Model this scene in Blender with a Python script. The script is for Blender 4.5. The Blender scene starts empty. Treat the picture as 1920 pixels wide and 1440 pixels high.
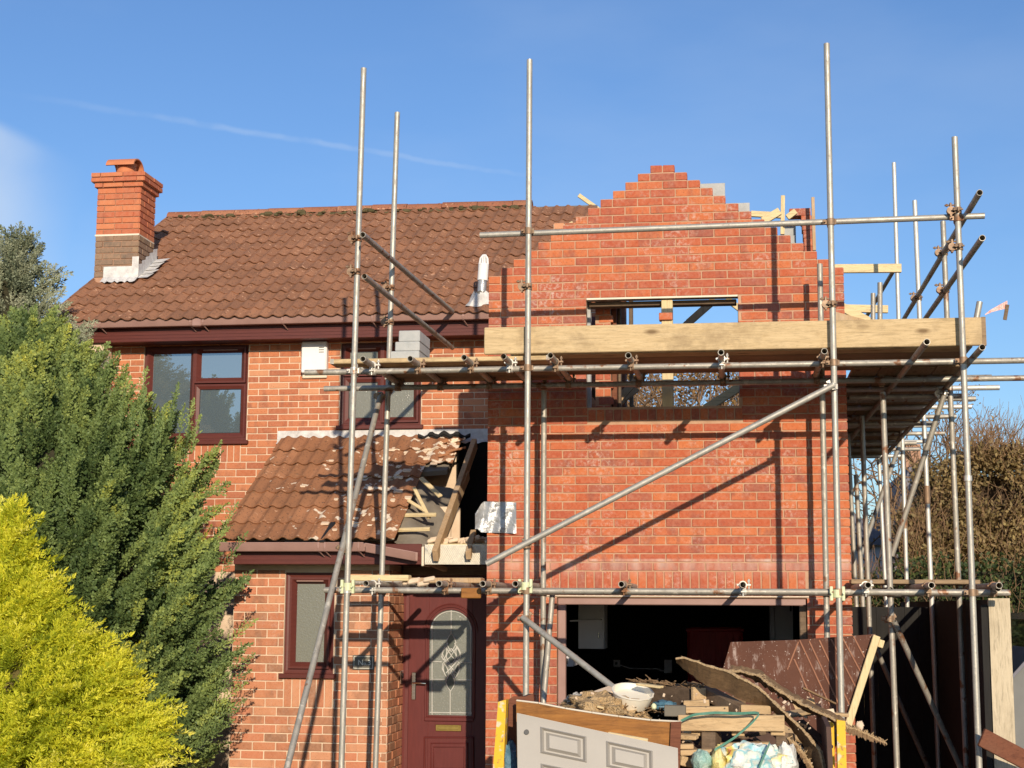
import bpy, bmesh, math, random
import numpy as np
from mathutils import Vector, Matrix

R = random.Random(7)
NR = np.random.default_rng(11)
SC = bpy.context.scene
COL = SC.collection
rad = math.radians

# ------------------------------------------------------------------ camera
CAM = Vector((2.2136, -13.5220, 2.0764))
YAW, PITCH, ROLL, FPX = -0.146329, 0.142138, 0.005283, 2900.0
def cam_axes():
    cy, sy, cp, sp = math.cos(YAW), math.sin(YAW), math.cos(PITCH), math.sin(PITCH)
    f = Vector((sy*cp, cy*cp, sp)); r = Vector((cy, -sy, 0)); u = r.cross(f)
    return r*math.cos(ROLL)+u*math.sin(ROLL), u*math.cos(ROLL)-r*math.sin(ROLL), f
CR, CU, CF = cam_axes()
cd = bpy.data.cameras.new('camera'); cam = bpy.data.objects.new('camera', cd); COL.objects.link(cam)
cd.sensor_width = 36; cd.lens = FPX/1920*36; cd.clip_start = .1; cd.clip_end = 1000
cam.matrix_world = Matrix(((CR.x, CU.x, -CF.x, CAM.x), (CR.y, CU.y, -CF.y, CAM.y), (CR.z, CU.z, -CF.z, CAM.z), (0, 0, 0, 1)))
SC.camera = cam
def ray(px, py): return CF + CR*((px-960)/FPX) - CU*((py-720)/FPX)
def at(px, py, Y):
    """point of the place at distance plane Y that the photograph shows at pixel px,py"""
    d = ray(px, py); return CAM + d*((Y-CAM.y)/d.y)

# ------------------------------------------------------------------ light
SUN_AZ, SUN_EL = rad(163.6), rad(16.2)          # compass angle from +Y towards +X
to_sun = Vector((math.sin(SUN_AZ)*math.cos(SUN_EL), math.cos(SUN_AZ)*math.cos(SUN_EL), math.sin(SUN_EL)))
W = bpy.data.worlds.new('World'); SC.world = W; W.use_nodes = True
SKY_STRENGTH = .113; SKY_TINT = (.76, .95, 1.28, 1)
def build_world():
    nt = W.node_tree; N = nt.nodes; Lk = nt.links.new; N.clear()
    out = N.new('ShaderNodeOutputWorld'); bg = N.new('ShaderNodeBackground'); bg.inputs[1].default_value = SKY_STRENGTH
    sky = N.new('ShaderNodeTexSky'); sky.sky_type = 'NISHITA'; sky.sun_disc = False
    sky.sun_elevation = SUN_EL; sky.sun_rotation = SUN_AZ; sky.air_density = 1.15; sky.dust_density = .2; sky.ozone_density = 2.6
    tc = N.new('ShaderNodeTexCoord'); D = tc.outputs['Generated']
    def dot(v):
        n = N.new('ShaderNodeVectorMath'); n.operation = 'DOT_PRODUCT'; Lk(D, n.inputs[0]); n.inputs[1].default_value = v; return n.outputs['Value']
    def math_(op, a, b=None, clamp=False):
        n = N.new('ShaderNodeMath'); n.operation = op; n.use_clamp = clamp
        for i, q in enumerate((a, b)):
            if q is None: continue
            if isinstance(q, (int, float)): n.inputs[i].default_value = q
            else: Lk(q, n.inputs[i])
        return n.outputs[0]
    def ramp(v, a, b, o0=0., o1=1.):
        n = N.new('ShaderNodeMapRange'); n.interpolation_type = 'SMOOTHSTEP'
        Lk(v, n.inputs[0]); n.inputs[1].default_value = a; n.inputs[2].default_value = b; n.inputs[3].default_value = o0; n.inputs[4].default_value = o1
        return n.outputs[0]
    def noise(scale, detail, vec=(1, 1, 1)):
        m = N.new('ShaderNodeMapping'); Lk(D, m.inputs[0]); m.inputs['Scale'].default_value = vec
        n = N.new('ShaderNodeTexNoise'); Lk(m.outputs[0], n.inputs[0]); n.inputs['Scale'].default_value = scale; n.inputs['Detail'].default_value = detail
        return n.outputs[0]
    # thin cirrus over the whole sky, thicker in the south behind the street
    n1 = noise(2.3, 6, (1, 1, 2.4)); n2 = noise(7, 5, (1, 1, 3))
    band = math_('ADD', math_('MULTIPLY', n1, .75), math_('MULTIPLY', n2, .25))
    south = ramp(dot((0, -1, 0)), .05, .6)
    c0 = math_('MULTIPLY', ramp(band, .47, .68), math_('ADD', math_('MULTIPLY', south, .55), .10))
    # contrail: a great circle with ragged edges
    a, b = ray(110, 190).normalized(), ray(1080, 345).normalized()
    n = a.cross(b).normalized(); t = (b-a).normalized()
    wob = math_('MULTIPLY', math_('SUBTRACT', noise(60, 3), .5), .004)
    d = math_('ABSOLUTE', math_('ADD', dot(n), wob))
    mid = (a+b).normalized()
    con = math_('MULTIPLY', ramp(d, .0003, .0030, 1., 0.), ramp(math_('ABSOLUTE', dot(t)), .05, .22, 1., 0.))
    con = math_('MULTIPLY', con, ramp(noise(38, 4), .3, .62, .04, .17))
    # a fan of cirrus low on the left
    e1, e2 = ray(0, 222).normalized(), ray(215, 325).normalized()
    n3 = e2.cross(e1).normalized()
    if n3.z > 0: n3 = -n3
    fan = math_('MULTIPLY', ramp(dot(n3), -.001, .009), ramp(dot(CR), -.335, -.26, 1., 0.))
    fan = math_('MULTIPLY', fan, math_('ADD', math_('MULTIPLY', ramp(noise(18, 5), .25, .75), .35), .30))
    fac = math_('MAXIMUM', math_('MAXIMUM', c0, con), fan)
    mix = N.new('ShaderNodeMix'); mix.data_type = 'RGBA'
    tint = N.new('ShaderNodeMix'); tint.data_type = 'RGBA'; tint.blend_type = 'MULTIPLY'; tint.inputs[0].default_value = 1
    Lk(sky.outputs[0], tint.inputs[6]); tint.inputs[7].default_value = SKY_TINT
    Lk(fac, mix.inputs[0]); Lk(tint.outputs[2], mix.inputs[6]); mix.inputs[7].default_value = (6.2, 7.0, 8.0, 1)
    Lk(mix.outputs[2], bg.inputs[0]); Lk(bg.outputs[0], out.inputs[0])

build_world()
sl = bpy.data.lights.new('sun', 'SUN'); sl.energy = 4.9; sl.angle = rad(.53); sl.color = (1., .86, .68)
so = bpy.data.objects.new('sun', sl); COL.objects.link(so); so.location = (10, -30, 20)
so.rotation_euler = to_sun.to_track_quat('Z', 'Y').to_euler()
SC.view_settings.view_transform = 'Standard'; SC.view_settings.look = 'None'
SC.view_settings.exposure = 0.0; SC.view_settings.gamma = 1; SC.view_settings.use_curve_mapping = False

# ------------------------------------------------------------------ materials
MATS = {}
class NT:
    def __init__(s, name):
        s.m = bpy.data.materials.new(name); s.m.use_nodes = True; s.t = s.m.node_tree; s.N = s.t.nodes; s.N.clear()
        s.out = s.N.new('ShaderNodeOutputMaterial'); s.b = s.N.new('ShaderNodeBsdfPrincipled'); s.link(s.b.outputs[0], s.out.inputs[0]); MATS[name] = s.m
        s.geo = s.N.new('ShaderNodeNewGeometry')
    def link(s, a, b): s.t.links.new(a, b)
    def put(s, sock, v):
        if isinstance(v, (int, float)): sock.default_value = v
        elif isinstance(v, (tuple, list)): sock.default_value = tuple(v) if len(v) != 3 or sock.type == 'VECTOR' else (*v, 1)
        else: s.link(v, sock)
    def pos(s, scale=(1, 1, 1), rot=(0, 0, 0), obj=False):
        m = s.N.new('ShaderNodeMapping'); m.inputs['Scale'].default_value = scale; m.inputs['Rotation'].default_value = rot
        if obj: s.link(s.N.new('ShaderNodeTexCoord').outputs['Object'], m.inputs[0])
        else: s.link(s.geo.outputs['Position'], m.inputs[0])
        return m.outputs[0]
    def noise(s, scale, detail=4, vec=None, rough=.55, dist=0.):
        n = s.N.new('ShaderNodeTexNoise'); s.link(vec if vec is not None else s.pos(), n.inputs[0])
        n.inputs['Scale'].default_value = scale; n.inputs['Detail'].default_value = detail; n.inputs['Roughness'].default_value = rough; n.inputs['Distortion'].default_value = dist
        return n.outputs[0]
    def voro(s, scale, vec=None, feature='F1'):
        n = s.N.new('ShaderNodeTexVoronoi'); n.feature = feature; s.link(vec if vec is not None else s.pos(), n.inputs[0]); n.inputs['Scale'].default_value = scale
        return n.outputs['Distance']
    def range(s, v, a, b, o0=0., o1=1.):
        n = s.N.new('ShaderNodeMapRange'); s.put(n.inputs[0], v)
        for i, q in zip((1, 2, 3, 4), (a, b, o0, o1)): n.inputs[i].default_value = q
        return n.outputs[0]
    def math(s, op, a, b=0., clamp=False):
        n = s.N.new('ShaderNodeMath'); n.operation = op; n.use_clamp = clamp; s.put(n.inputs[0], a); s.put(n.inputs[1], b); return n.outputs[0]
    def ramp(s, v, stops, const=False):
        n = s.N.new('ShaderNodeValToRGB'); s.link(v, n.inputs[0]); e = n.color_ramp.elements
        if const: n.color_ramp.interpolation = 'CONSTANT'
        while len(e) < len(stops): e.new(.5)
        for q, (p, c) in zip(e, stops): q.position = p; q.color = (*c, 1)
        return n.outputs[0]
    def mix(s, f, a, b, mode='MIX'):
        n = s.N.new('ShaderNodeMix'); n.data_type = 'RGBA'; n.blend_type = mode; s.put(n.inputs[0], f); s.put(n.inputs[6], a); s.put(n.inputs[7], b); return n.outputs[2]
    def rnd(s):
        """one random number per separate piece, joined or not"""
        o = s.N.new('ShaderNodeObjectInfo')
        return s.math('FRACT', s.math('ADD', o.outputs['Random'], s.geo.outputs['Random Per Island']))
    def bump(s, h, strength=.3, dist=.01):
        n = s.N.new('ShaderNodeBump'); n.inputs['Strength'].default_value = strength; n.inputs['Distance'].default_value = dist
        s.link(h, n.inputs['Height']); s.link(n.outputs[0], s.b.inputs['Normal'])
    def set(s, color=None, rough=None, metal=None, spec=None, ior=None):
        if color is not None: s.put(s.b.inputs['Base Color'], color)
        if rough is not None: s.put(s.b.inputs['Roughness'], rough)
        if metal is not None: s.put(s.b.inputs['Metallic'], metal)
        if spec is not None: s.put(s.b.inputs['Specular IOR Level'], spec)
        if ior is not None: s.put(s.b.inputs['IOR'], ior)
        return s

def simple(name, c1, c2, scale=6, rough=.7, metal=0., bump=.15, stretch=(1, 1, 1), spec=.5, bdist=.004):
    s = NT(name); n = s.noise(scale, 6, s.pos(stretch))
    s.set(s.mix(s.range(n, .3, .7), c1, c2), rough, metal, spec)
    if bump: s.bump(s.noise(scale*5, 4, s.pos(stretch)), bump, bdist)
    return s.m

def brick_mat(name, pal, dark, efflo=0., speck=.5, stain=None):
    s = NT(name); r = s.rnd()
    base = s.ramp(r, pal, const=True)
    r2 = s.math('FRACT', s.math('MULTIPLY', r, 17.31))
    base = s.mix(s.range(r2, 0, 1, 0, .35), base, pal[0][1])
    # burnt bands across the face of some bricks
    n = s.noise(1, 3, s.pos((9, 9, 4)), .5)
    r3 = s.math('FRACT', s.math('MULTIPLY', r, 41.7))
    f = s.math('MULTIPLY', s.range(n, .48, .62), s.range(r3, .2, .9, 0., .62))
    base = s.mix(f, base, dark)
    n2 = s.noise(90, 3)
    base = s.mix(s.range(n2, .58, .7, 0, speck), base, [c*.55 for c in dark])
    n3 = s.noise(34, 4)
    base = s.mix(s.range(n3, .35, .75, 0, .25), base, (.62, .33, .2))
    if efflo:
        w = s.math('MULTIPLY', s.range(s.noise(2.6, 6), .47, .70), s.range(s.noise(30, 5, None, .7), .48, .66, 0, efflo))
        if stain:                                   # lime washed out of the course above the garage door
            z = s.N.new('ShaderNodeSeparateXYZ'); s.link(s.geo.outputs['Position'], z.inputs[0])
            q = s.math('MULTIPLY', s.range(z.outputs[2], stain[0], stain[1], 0, 1), s.range(z.outputs[2], stain[1]+.012, stain[1]+.0, 0, 1))
            x = s.math('MULTIPLY', q, s.range(s.noise(5, 4, s.pos((1, 1, .25))), .38, .62, 0, .75))
            w = s.math('MAXIMUM', w, x)
        base = s.mix(w, base, (.62, .5, .42))
    s.set(base, .88, spec=.25); s.bump(s.noise(120, 4), .5, .003)
    return s.m
M_gable = brick_mat('gable_brick', [(0, (.44, .10, .042)), (.22, (.50, .13, .05)), (.42, (.39, .088, .045)), (.6, (.53, .15, .052)), (.78, (.40, .095, .05)), (.93, (.33, .095, .062))],
                    (.22, .075, .06), .8, stain=(2.3, 2.475))
M_house = brick_mat('house_brick', [(0, (.50, .17, .075)), (.2, (.43, .135, .062)), (.42, (.54, .20, .09)), (.62, (.36, .115, .06)), (.8, (.48, .17, .08)), (.93, (.58, .27, .14))], (.21, .075, .05), .12)
M_porch = brick_mat('porch_brick', [(0, (.50, .20, .10)), (.2, (.44, .165, .085)), (.4, (.56, .26, .14)), (.6, (.37, .16, .085)), (.78, (.52, .19, .10)), (.9, (.31, .155, .09))], (.19, .10, .062), .3)
M_chim = brick_mat('chimney_brick', [(0, (.52, .16, .07)), (.3, (.48, .14, .065)), (.6, (.55, .19, .085)), (.85, (.44, .12, .06))], (.35, .12, .07), 0, .3)
M_chim_old = brick_mat('old_chimney_brick', [(0, (.22, .15, .10)), (.3, (.26, .18, .12)), (.6, (.19, .14, .10)), (.85, (.28, .20, .12))], (.13, .10, .08), 0, .6)
M_mort_g = simple('gable_mortar', (.52, .33, .21), (.40, .225, .135), 9, .95, bump=.5)
M_mort_h = simple('house_mortar', (.70, .54, .38), (.58, .43, .30), 9, .95, bump=.5)
M_mort_c = simple('chimney_mortar', (.45, .26, .16), (.36, .2, .13), 9, .95, bump=.5)
M_block = simple('concrete_block', (.36, .37, .36), (.45, .45, .43), 14, .95, bump=.8)

def tile_mat(name, a, b, c, paint=0., moss=.5):
    s = NT(name); r = s.rnd()
    base = s.ramp(r, [(0, a), (.35, b), (.7, c), (1, a)])
    base = s.mix(s.range(s.noise(3, 6), .35, .7, 0, .5), base, [q*.62 for q in b])
    base = s.mix(s.range(s.noise(45, 5), .57, .68, 0, .8), base, (.06, .045, .035))
    base = s.mix(s.range(s.noise(9, 5), .64, .74, 0, moss), base, (.075, .07, .04))
    r2 = s.math('FRACT', s.math('MULTIPLY', r, 23.7))
    base = s.mix(s.math('MULTIPLY', s.range(s.noise(20, 3), .62, .67), s.range(r2, .45, .5, 0, .8)), base, (.62, .36, .22))
    if paint:
        z = s.N.new('ShaderNodeSeparateXYZ'); s.link(s.geo.outputs['Position'], z.inputs[0])
        w = s.range(z.outputs[0], -2.3, -.9, 0, .11)
        p = s.math('ADD', s.noise(8, 3, s.pos((1, 1.0, 1.3)), .5), w)
        base = s.mix(s.range(p, .69, .715, 0, paint), base, (.80, .68, .52))
    s.set(base, .9, spec=.2); s.bump(s.noise(110, 4), .5, .003)
    return s.m
M_tile = tile_mat('roof_tile', (.33, .155, .085), (.29, .14, .08), (.37, .175, .095))
M_tile_p = tile_mat('porch_tile', (.37, .17, .082), (.33, .15, .075), (.42, .195, .098), paint=.95, moss=.6)
M_ridge = tile_mat('ridge_tile', (.36, .15, .085), (.33, .13, .075), (.40, .18, .1), moss=.85)
M_terra = simple('terracotta', (.52, .17, .07), (.60, .22, .10), 8, .85)
M_lead = simple('lead', (.42, .43, .45), (.62, .62, .62), 9, .55, .2, .6)
M_leadw = simple('weathered_lead', (.72, .70, .66), (.46, .44, .42), 14, .7, .0, .8)
M_foil = simple('bright_sheet', (.36, .36, .36), (.52, .52, .51), 5, .42, .6, .5, bdist=.02)
M_maroon = simple('rosewood_plastic', (.12, .030, .022), (.095, .024, .019), 8, .42, bump=.05, stretch=(1, 1, 6), spec=.3)
M_maroond = simple('maroon_door_skin', (.13, .027, .023), (.105, .022, .019), 5, .4, bump=.15, stretch=(8, 8, 1), spec=.3)
M_gutter = simple('faded_brown_gutter', (.34, .20, .165), (.28, .16, .13), 5, .45, bump=.05)
M_black = simple('black_plastic', (.012, .012, .012), (.02, .02, .02), 5, .5, bump=0)
M_white = simple('white_plastic', (.80, .79, .76), (.74, .73, .70), 5, .45, bump=.02)
M_cream = simple('cream_paint', (.74, .66, .52), (.66, .57, .43), 4, .6, bump=.1)
M_chrome = simple('chrome', (.7, .68, .62), (.6, .58, .52), 20, .2, 1., .05)
M_brass = simple('brass', (.62, .43, .12), (.5, .34, .1), 20, .3, 1., .1)
M_felt = simple('roofing_felt', (.16, .135, .105), (.24, .205, .16), 7, .95, bump=.5)
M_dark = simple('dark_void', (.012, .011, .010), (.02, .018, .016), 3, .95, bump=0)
M_slate = simple('slate', (.145, .128, .10), (.18, .16, .125), 6, .75, spec=.15)

def glass_mat(name, base, obscure=0.):
    s = NT(name)
    if obscure:
        v = s.noise(75, 3); sp = s.range(s.noise(130, 2), .62, .72)
        z = s.N.new('ShaderNodeSeparateXYZ'); s.link(s.geo.outputs['Position'], z.inputs[0])
        s.set(s.mix(s.math('MULTIPLY', sp, obscure), base, (.62, .62, .55)), .16, ior=1.6); s.bump(v, .5, .006)  # glints of the patterned glass painted as bright specks in the base
    else:
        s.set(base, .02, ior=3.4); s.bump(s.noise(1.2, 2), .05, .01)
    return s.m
M_glass = glass_mat('window_glass', (.11, .145, .165))  # pale blue-grey base stands in for room haze and reflected sky
M_obs = glass_mat('obscure_glass', (.19, .19, .155), .5)
M_leaded = glass_mat('leaded_glass', (.20, .205, .175), .45)
M_came = simple('bright_lead', (.66, .65, .60), (.56, .55, .5), 30, .4, .2, .1)
M_dglass = simple('smoked_glass', (.09, .10, .085), (.12, .13, .11), 30, .15, bump=.1)

def galv(name, a, b, rust=0., paint=0., rough=.42):
    s = NT(name)
    n = s.noise(5, 5, s.pos((3, 3, 1))); base = s.mix(s.range(n, .3, .7), a, b)
    base = s.mix(s.range(s.noise(60, 4), .58, .72, 0, .5), base, [q*.5 for q in a])
    if rust: base = s.mix(s.range(s.noise(9, 6), .60-rust*.2, .66, 0, .9), base, (.22, .09, .035))
    if paint: base = s.mix(s.range(s.noise(16, 5), .60, .64, 0, paint), base, (.72, .66, .55))
    s.set(base, s.range(s.noise(14, 4), .3, .7, rough-.1, rough+.16), .45)
    s.bump(s.noise(70, 3), .15, .003)
    return s.m
M_galv = galv('galvanised_tube', (.37, .345, .30), (.48, .45, .385), 0., .25, .5)
M_galv2 = galv('dull_galvanised_tube', (.33, .30, .25), (.43, .395, .33), .03, .45, .55)
M_galv3 = galv('painted_tube', (.56, .55, .50), (.64, .62, .57), 0, .6, .5)
M_coup = galv('rusty_coupler', (.25, .16, .10), (.36, .25, .16), .45, .1, .6)
M_coupg = galv('bright_coupler', (.55, .52, .46), (.66, .62, .54), .05, .2, .4)
M_lime = simple('lime_plastic', (.55, .60, .34), (.66, .68, .46), 12, .5)

def wood(name, a, b, axis='x', knots=True, rough=.85, dirt=.4, scale=1., dirtc=(.16, .12, .08)):
    s = NT(name); st = {'x': (1.2, 14, 14), 'y': (14, 1.2, 14), 'z': (14, 14, 1.2)}[axis]
    st = tuple(q*scale for q in st); r = s.rnd()
    off = s.N.new('ShaderNodeVectorMath'); off.operation = 'ADD'; s.link(s.pos(st), off.inputs[0])
    cx = s.N.new('ShaderNodeCombineXYZ'); s.link(s.math('MULTIPLY', r, 30.), cx.inputs[0]); s.link(s.math('MULTIPLY', r, 17.), cx.inputs[2]); s.link(cx.outputs[0], off.inputs[1])
    v = off.outputs[0]
    n = s.noise(1.6, 6, v, .66, 1.6)
    base = s.mix(s.range(n, .3, .7), a, b)
    fine = s.noise(2.6, 6, v, .75, .8)
    base = s.mix(s.range(fine, .52, .72, 0, .75), base, [q*.45 for q in b])
    vf = s.noise(7, 5, v, .75); base = s.mix(s.range(vf, .54, .66, 0, .6), base, [q*.4 for q in b])
    base = s.mix(s.range(s.noise(3.4, 8, None, .7), .5, .72, 0, dirt), base, dirtc)
    if knots:
        k = s.voro(1., s.pos(tuple(2.6 if q < 5*scale else 7. for q in st)))
        base = s.mix(s.range(k, .06, .2, .85, 0), base, (.13, .075, .035))
    base = s.mix(s.range(r, 0, 1, 0, .25), base, [q*.7 for q in b])
    s.set(base, rough, spec=.2); s.bump(fine, .4, .004)
    return s.m
M_board = wood('scaffold_timber', (.66, .50, .29), (.50, .36, .19), 'x', dirt=.75, dirtc=(.26, .18, .10), scale=1.5)
M_boardu = wood('weathered_scaffold_timber', (.36, .25, .15), (.28, .19, .11), 'x', dirt=.4)
M_boardy = wood('weathered_side_timber', (.34, .24, .14), (.27, .18, .10), 'y', dirt=.4)
M_pine = wood('new_pine', (.76, .62, .36), (.68, .52, .28), 'x', knots=False, dirt=.05)
M_pinez = wood('new_pine_upright', (.76, .62, .36), (.68, .52, .28), 'z', knots=False, dirt=.05)
M_pallet = wood('pallet_timber', (.60, .43, .24), (.50, .34, .18), 'x', knots=False, dirt=.25)
M_oldw = wood('old_timber', (.20, .135, .085), (.13, .09, .06), 'x', knots=False, dirt=.5, dirtc=(.4, .3, .2))
M_darkw = wood('shaded_dark_timber', (.11, .075, .05), (.06, .04, .026), 'x', knots=False, dirt=.5, dirtc=(.2, .14, .09))  # dark colour carries the shadow on the timber chunk's front face
M_rafter = wood('plastered_rafter', (.52, .36, .20), (.42, .27, .15), 'z', knots=False, dirt=.55, dirtc=(.58, .48, .37))
M_post = wood('pale_post', (.64, .54, .38), (.52, .43, .29), 'z', dirt=.3)
M_orange = wood('varnished_board', (.40, .175, .04), (.24, .095, .022), 'x', knots=False, rough=.45, dirt=.55, dirtc=(.11, .045, .018), scale=.8)
M_ply = wood('shaded_rotten_board', (.33, .21, .11), (.17, .105, .055), 'x', knots=False, dirt=.8, dirtc=(.07, .045, .03), scale=1.6)  # rotten brown, darkened to hold the shade of the bent board's underside
M_edge = wood('lit_pale_wood', (.52, .38, .22), (.38, .26, .14), 'x', knots=False, dirt=.5, scale=2.)  # pale tone puts the sunlit upper board edge into the colour
M_brownp = wood('brown_plank', (.22, .085, .045), (.16, .06, .035), 'x', knots=False, dirt=.2)
M_garaged = None
def garage_door_mat():
    s = NT('brown_garage_panel')
    base = s.mix(s.range(s.noise(4, 5), .35, .7), (.085, .030, .016), (.12, .044, .024))
    sm = s.noise(9, 6, s.pos((2.2, 1, .6), (0, .55, 0)), .7)
    base = s.mix(s.range(sm, .55, .70, 0, .75), base, (.44, .34, .29))
    sp = s.noise(55, 3); base = s.mix(s.range(sp, .66, .70, 0, .9), base, (.66, .56, .48))
    s.set(base, .65, spec=.25); s.bump(s.noise(40, 4), .3, .004); return s.m
M_garaged = garage_door_mat()
M_groove = simple('lit_groove', (.34, .15, .08), (.24, .10, .055), 9, .7)  # lighter orange paints in the sunlight caught along the grooves
M_wdoor = simple('white_door_paint', (.29, .265, .23), (.36, .33, .285), 2, .55, bump=.06)
M_fence = simple('black_board', (.010, .009, .008), (.018, .016, .013), 4, .9, bump=.3, stretch=(8, 8, 1))  # near-black with faint upright streaks
M_yellow = simple('skip_yellow', (.72, .42, .02), (.60, .36, .03), 6, .55, bump=.2)
def skip_yellow():
    s = NT('worn_skip_yellow'); n = s.noise(11, 6)
    b = s.mix(s.range(n, .56, .62), (.76, .43, .012), (.62, .52, .36)); b = s.mix(s.range(s.noise(25, 5), .6, .68, 0, .8), b, (.2, .1, .05))
    s.set(b, .6); return s.m
M_yellow = skip_yellow()
M_skipin = simple('skip_inside', (.06, .03, .022), (.10, .055, .04), 5, .8, bump=.4)
M_strap = simple('green_strap', (.07, .22, .16), (.16, .33, .26), 20, .3, bump=.05)
M_tub = simple('cream_tub', (.82, .78, .68), (.78, .70, .54), 5, .45, bump=.05)
def bag_mat():
    s = NT('printed_sack'); n = s.noise(5, 3, None, .5, .8)
    b = s.ramp(n, [(0, (.78, .74, .62)), (.42, (.74, .72, .62)), (.50, (.25, .52, .56)), (.58, (.70, .70, .62)), (.66, (.72, .58, .12)), (.74, (.60, .12, .10)), (.80, (.75, .72, .62))])
    s.set(b, .45); s.bump(s.noise(18, 4), .6, .02); return s.m
M_bag = bag_mat()
M_bagy = simple('yellow_sack', (.76, .60, .14), (.70, .62, .35), 9, .5, bump=.6, bdist=.02)
M_bagw = simple('white_sack', (.78, .76, .68), (.66, .64, .58), 9, .5, bump=.6, bdist=.02)
M_bagb = simple('blue_sack', (.05, .13, .19), (.09, .20, .27), 9, .5, bump=.6, bdist=.02)
M_bagg = simple('green_sack', (.18, .38, .33), (.5, .6, .5), 12, .5, bump=.6, bdist=.02)
M_clear = simple('crumpled_film', (.30, .28, .24), (.72, .70, .64), 28, .25, bump=.8, bdist=.03)
M_fibre = simple('fibre_rubble', (.46, .30, .14), (.60, .42, .22), 12, .95, bump=1., bdist=.03)
M_plaster = simple('plaster', (.62, .46, .32), (.70, .56, .40), 8, .9, bump=.4)
def lath_mat():
    s = NT('metal_lath'); s.set(s.mix(s.range(s.noise(30, 3), .4, .6), (.72, .67, .55), (.62, .57, .46)), .6, .2); return s.m
M_lath = lath_mat()
M_ground = simple('tarmac', (.05, .048, .046), (.07, .066, .06), 20, .95, bump=.4)
M_grass = simple('lawn', (.05, .075, .025), (.08, .10, .035), 8, .95, bump=.5)
M_inwall = simple('shade_dark_wall', (.012, .011, .010), (.018, .016, .014), 3, .95, spec=.03)  # near-black base holds the deep shade inside the garage
M_inwood = simple('grey_cupboard', (.66, .62, .62), (.60, .56, .57), 3, .7)
M_red = simple('red_plastic', (.62, .015, .02), (.52, .012, .016), 3, .5, bump=.05)
M_greyhouse = simple('grey_slates', (.17, .165, .19), (.21, .20, .22), 9, .85)
M_render = simple('white_render', (.74, .73, .70), (.68, .66, .62), 4, .9)
M_car = simple('dark_car_paint', (.008, .012, .03), (.012, .016, .04), 3, .2, bump=0)
M_carg = simple('car_glass', (.01, .03, .025), (.015, .04, .03), 3, .05, bump=0)
M_greyp = simple('grey_panel', (.14, .14, .135), (.18, .18, .17), 3, .7)
M_tape = simple('red_white_tape', (.80, .24, .18), (.85, .70, .64), 60, .5, bump=0)
M_text = simple('sign_lettering', (.86, .82, .70), (.82, .78, .66), 5, .6, bump=0)
M_bark = simple('grey_bark', (.16, .125, .09), (.24, .185, .13), 9, .95, bump=.6, stretch=(1, 1, .3))
M_twig = simple('brown_twigs', (.20, .12, .065), (.28, .17, .09), 4, .95, bump=0)

def leaf_mat(name, stops, rough=.6, trans=.25, tcol=(.3, .35, .05)):
    s = NT(name); a = s.N.new('ShaderNodeAttribute'); a.attribute_name = 'tint'
    n = s.noise(1.6, 4)
    v = s.math('ADD', s.math('MULTIPLY', a.outputs['Fac'], .75), s.math('MULTIPLY', s.range(n, .3, .7), .25))
    col = s.ramp(v, stops); s.set(col, rough, spec=.35)
    t = s.N.new('ShaderNodeBsdfTranslucent'); s.link(s.mix(.5, col, tcol), t.inputs[0])
    m = s.N.new('ShaderNodeMixShader'); m.inputs[0].default_value = trans
    s.link(s.b.outputs[0], m.inputs[1]); s.link(t.outputs[0], m.inputs[2]); s.link(m.outputs[0], s.out.inputs[0])
    return s.m
M_leafd = leaf_mat('dark_conifer_leaf', [(0, (.028, .055, .018)), (.3, (.095, .145, .045)), (.6, (.20, .265, .08)), (.85, (.33, .38, .085)), (1, (.47, .45, .06))], trans=.15)
M_leafg = leaf_mat('golden_conifer_leaf', [(0, (.10, .17, .02)), (.3, (.48, .53, .04)), (.6, (.88, .83, .07)), (1, (.95, .90, .32))], trans=.45, tcol=(.95, .9, .08))
M_leafb = leaf_mat('blue_conifer_leaf', [(0, (.14, .175, .11)), (.4, (.27, .30, .19)), (.75, (.40, .41, .27)), (1, (.5, .48, .31))], trans=.15, tcol=(.3, .3, .2))
M_beech = leaf_mat('beech_leaf', [(0, (.13, .10, .045)), (.35, (.24, .185, .075)), (.55, (.30, .205, .095)), (.8, (.40, .30, .12)), (1, (.6, .48, .2))], trans=.3, tcol=(.4, .22, .06))
M_ivy = leaf_mat('ivy_leaf', [(0, (.018, .035, .012)), (.45, (.04, .065, .02)), (.8, (.10, .12, .035)), (1, (.42, .36, .10))], trans=.15)
M_autumn = leaf_mat('autumn_leaf', [(0, (.16, .09, .04)), (.5, (.28, .16, .06)), (1, (.42, .27, .08))], trans=.25, tcol=(.4, .22, .06))
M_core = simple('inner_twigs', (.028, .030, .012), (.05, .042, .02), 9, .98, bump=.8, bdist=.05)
M_coreg = simple('inner_golden_twigs', (.10, .09, .02), (.16, .12, .035), 9, .98, bump=.8, bdist=.05)

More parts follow.
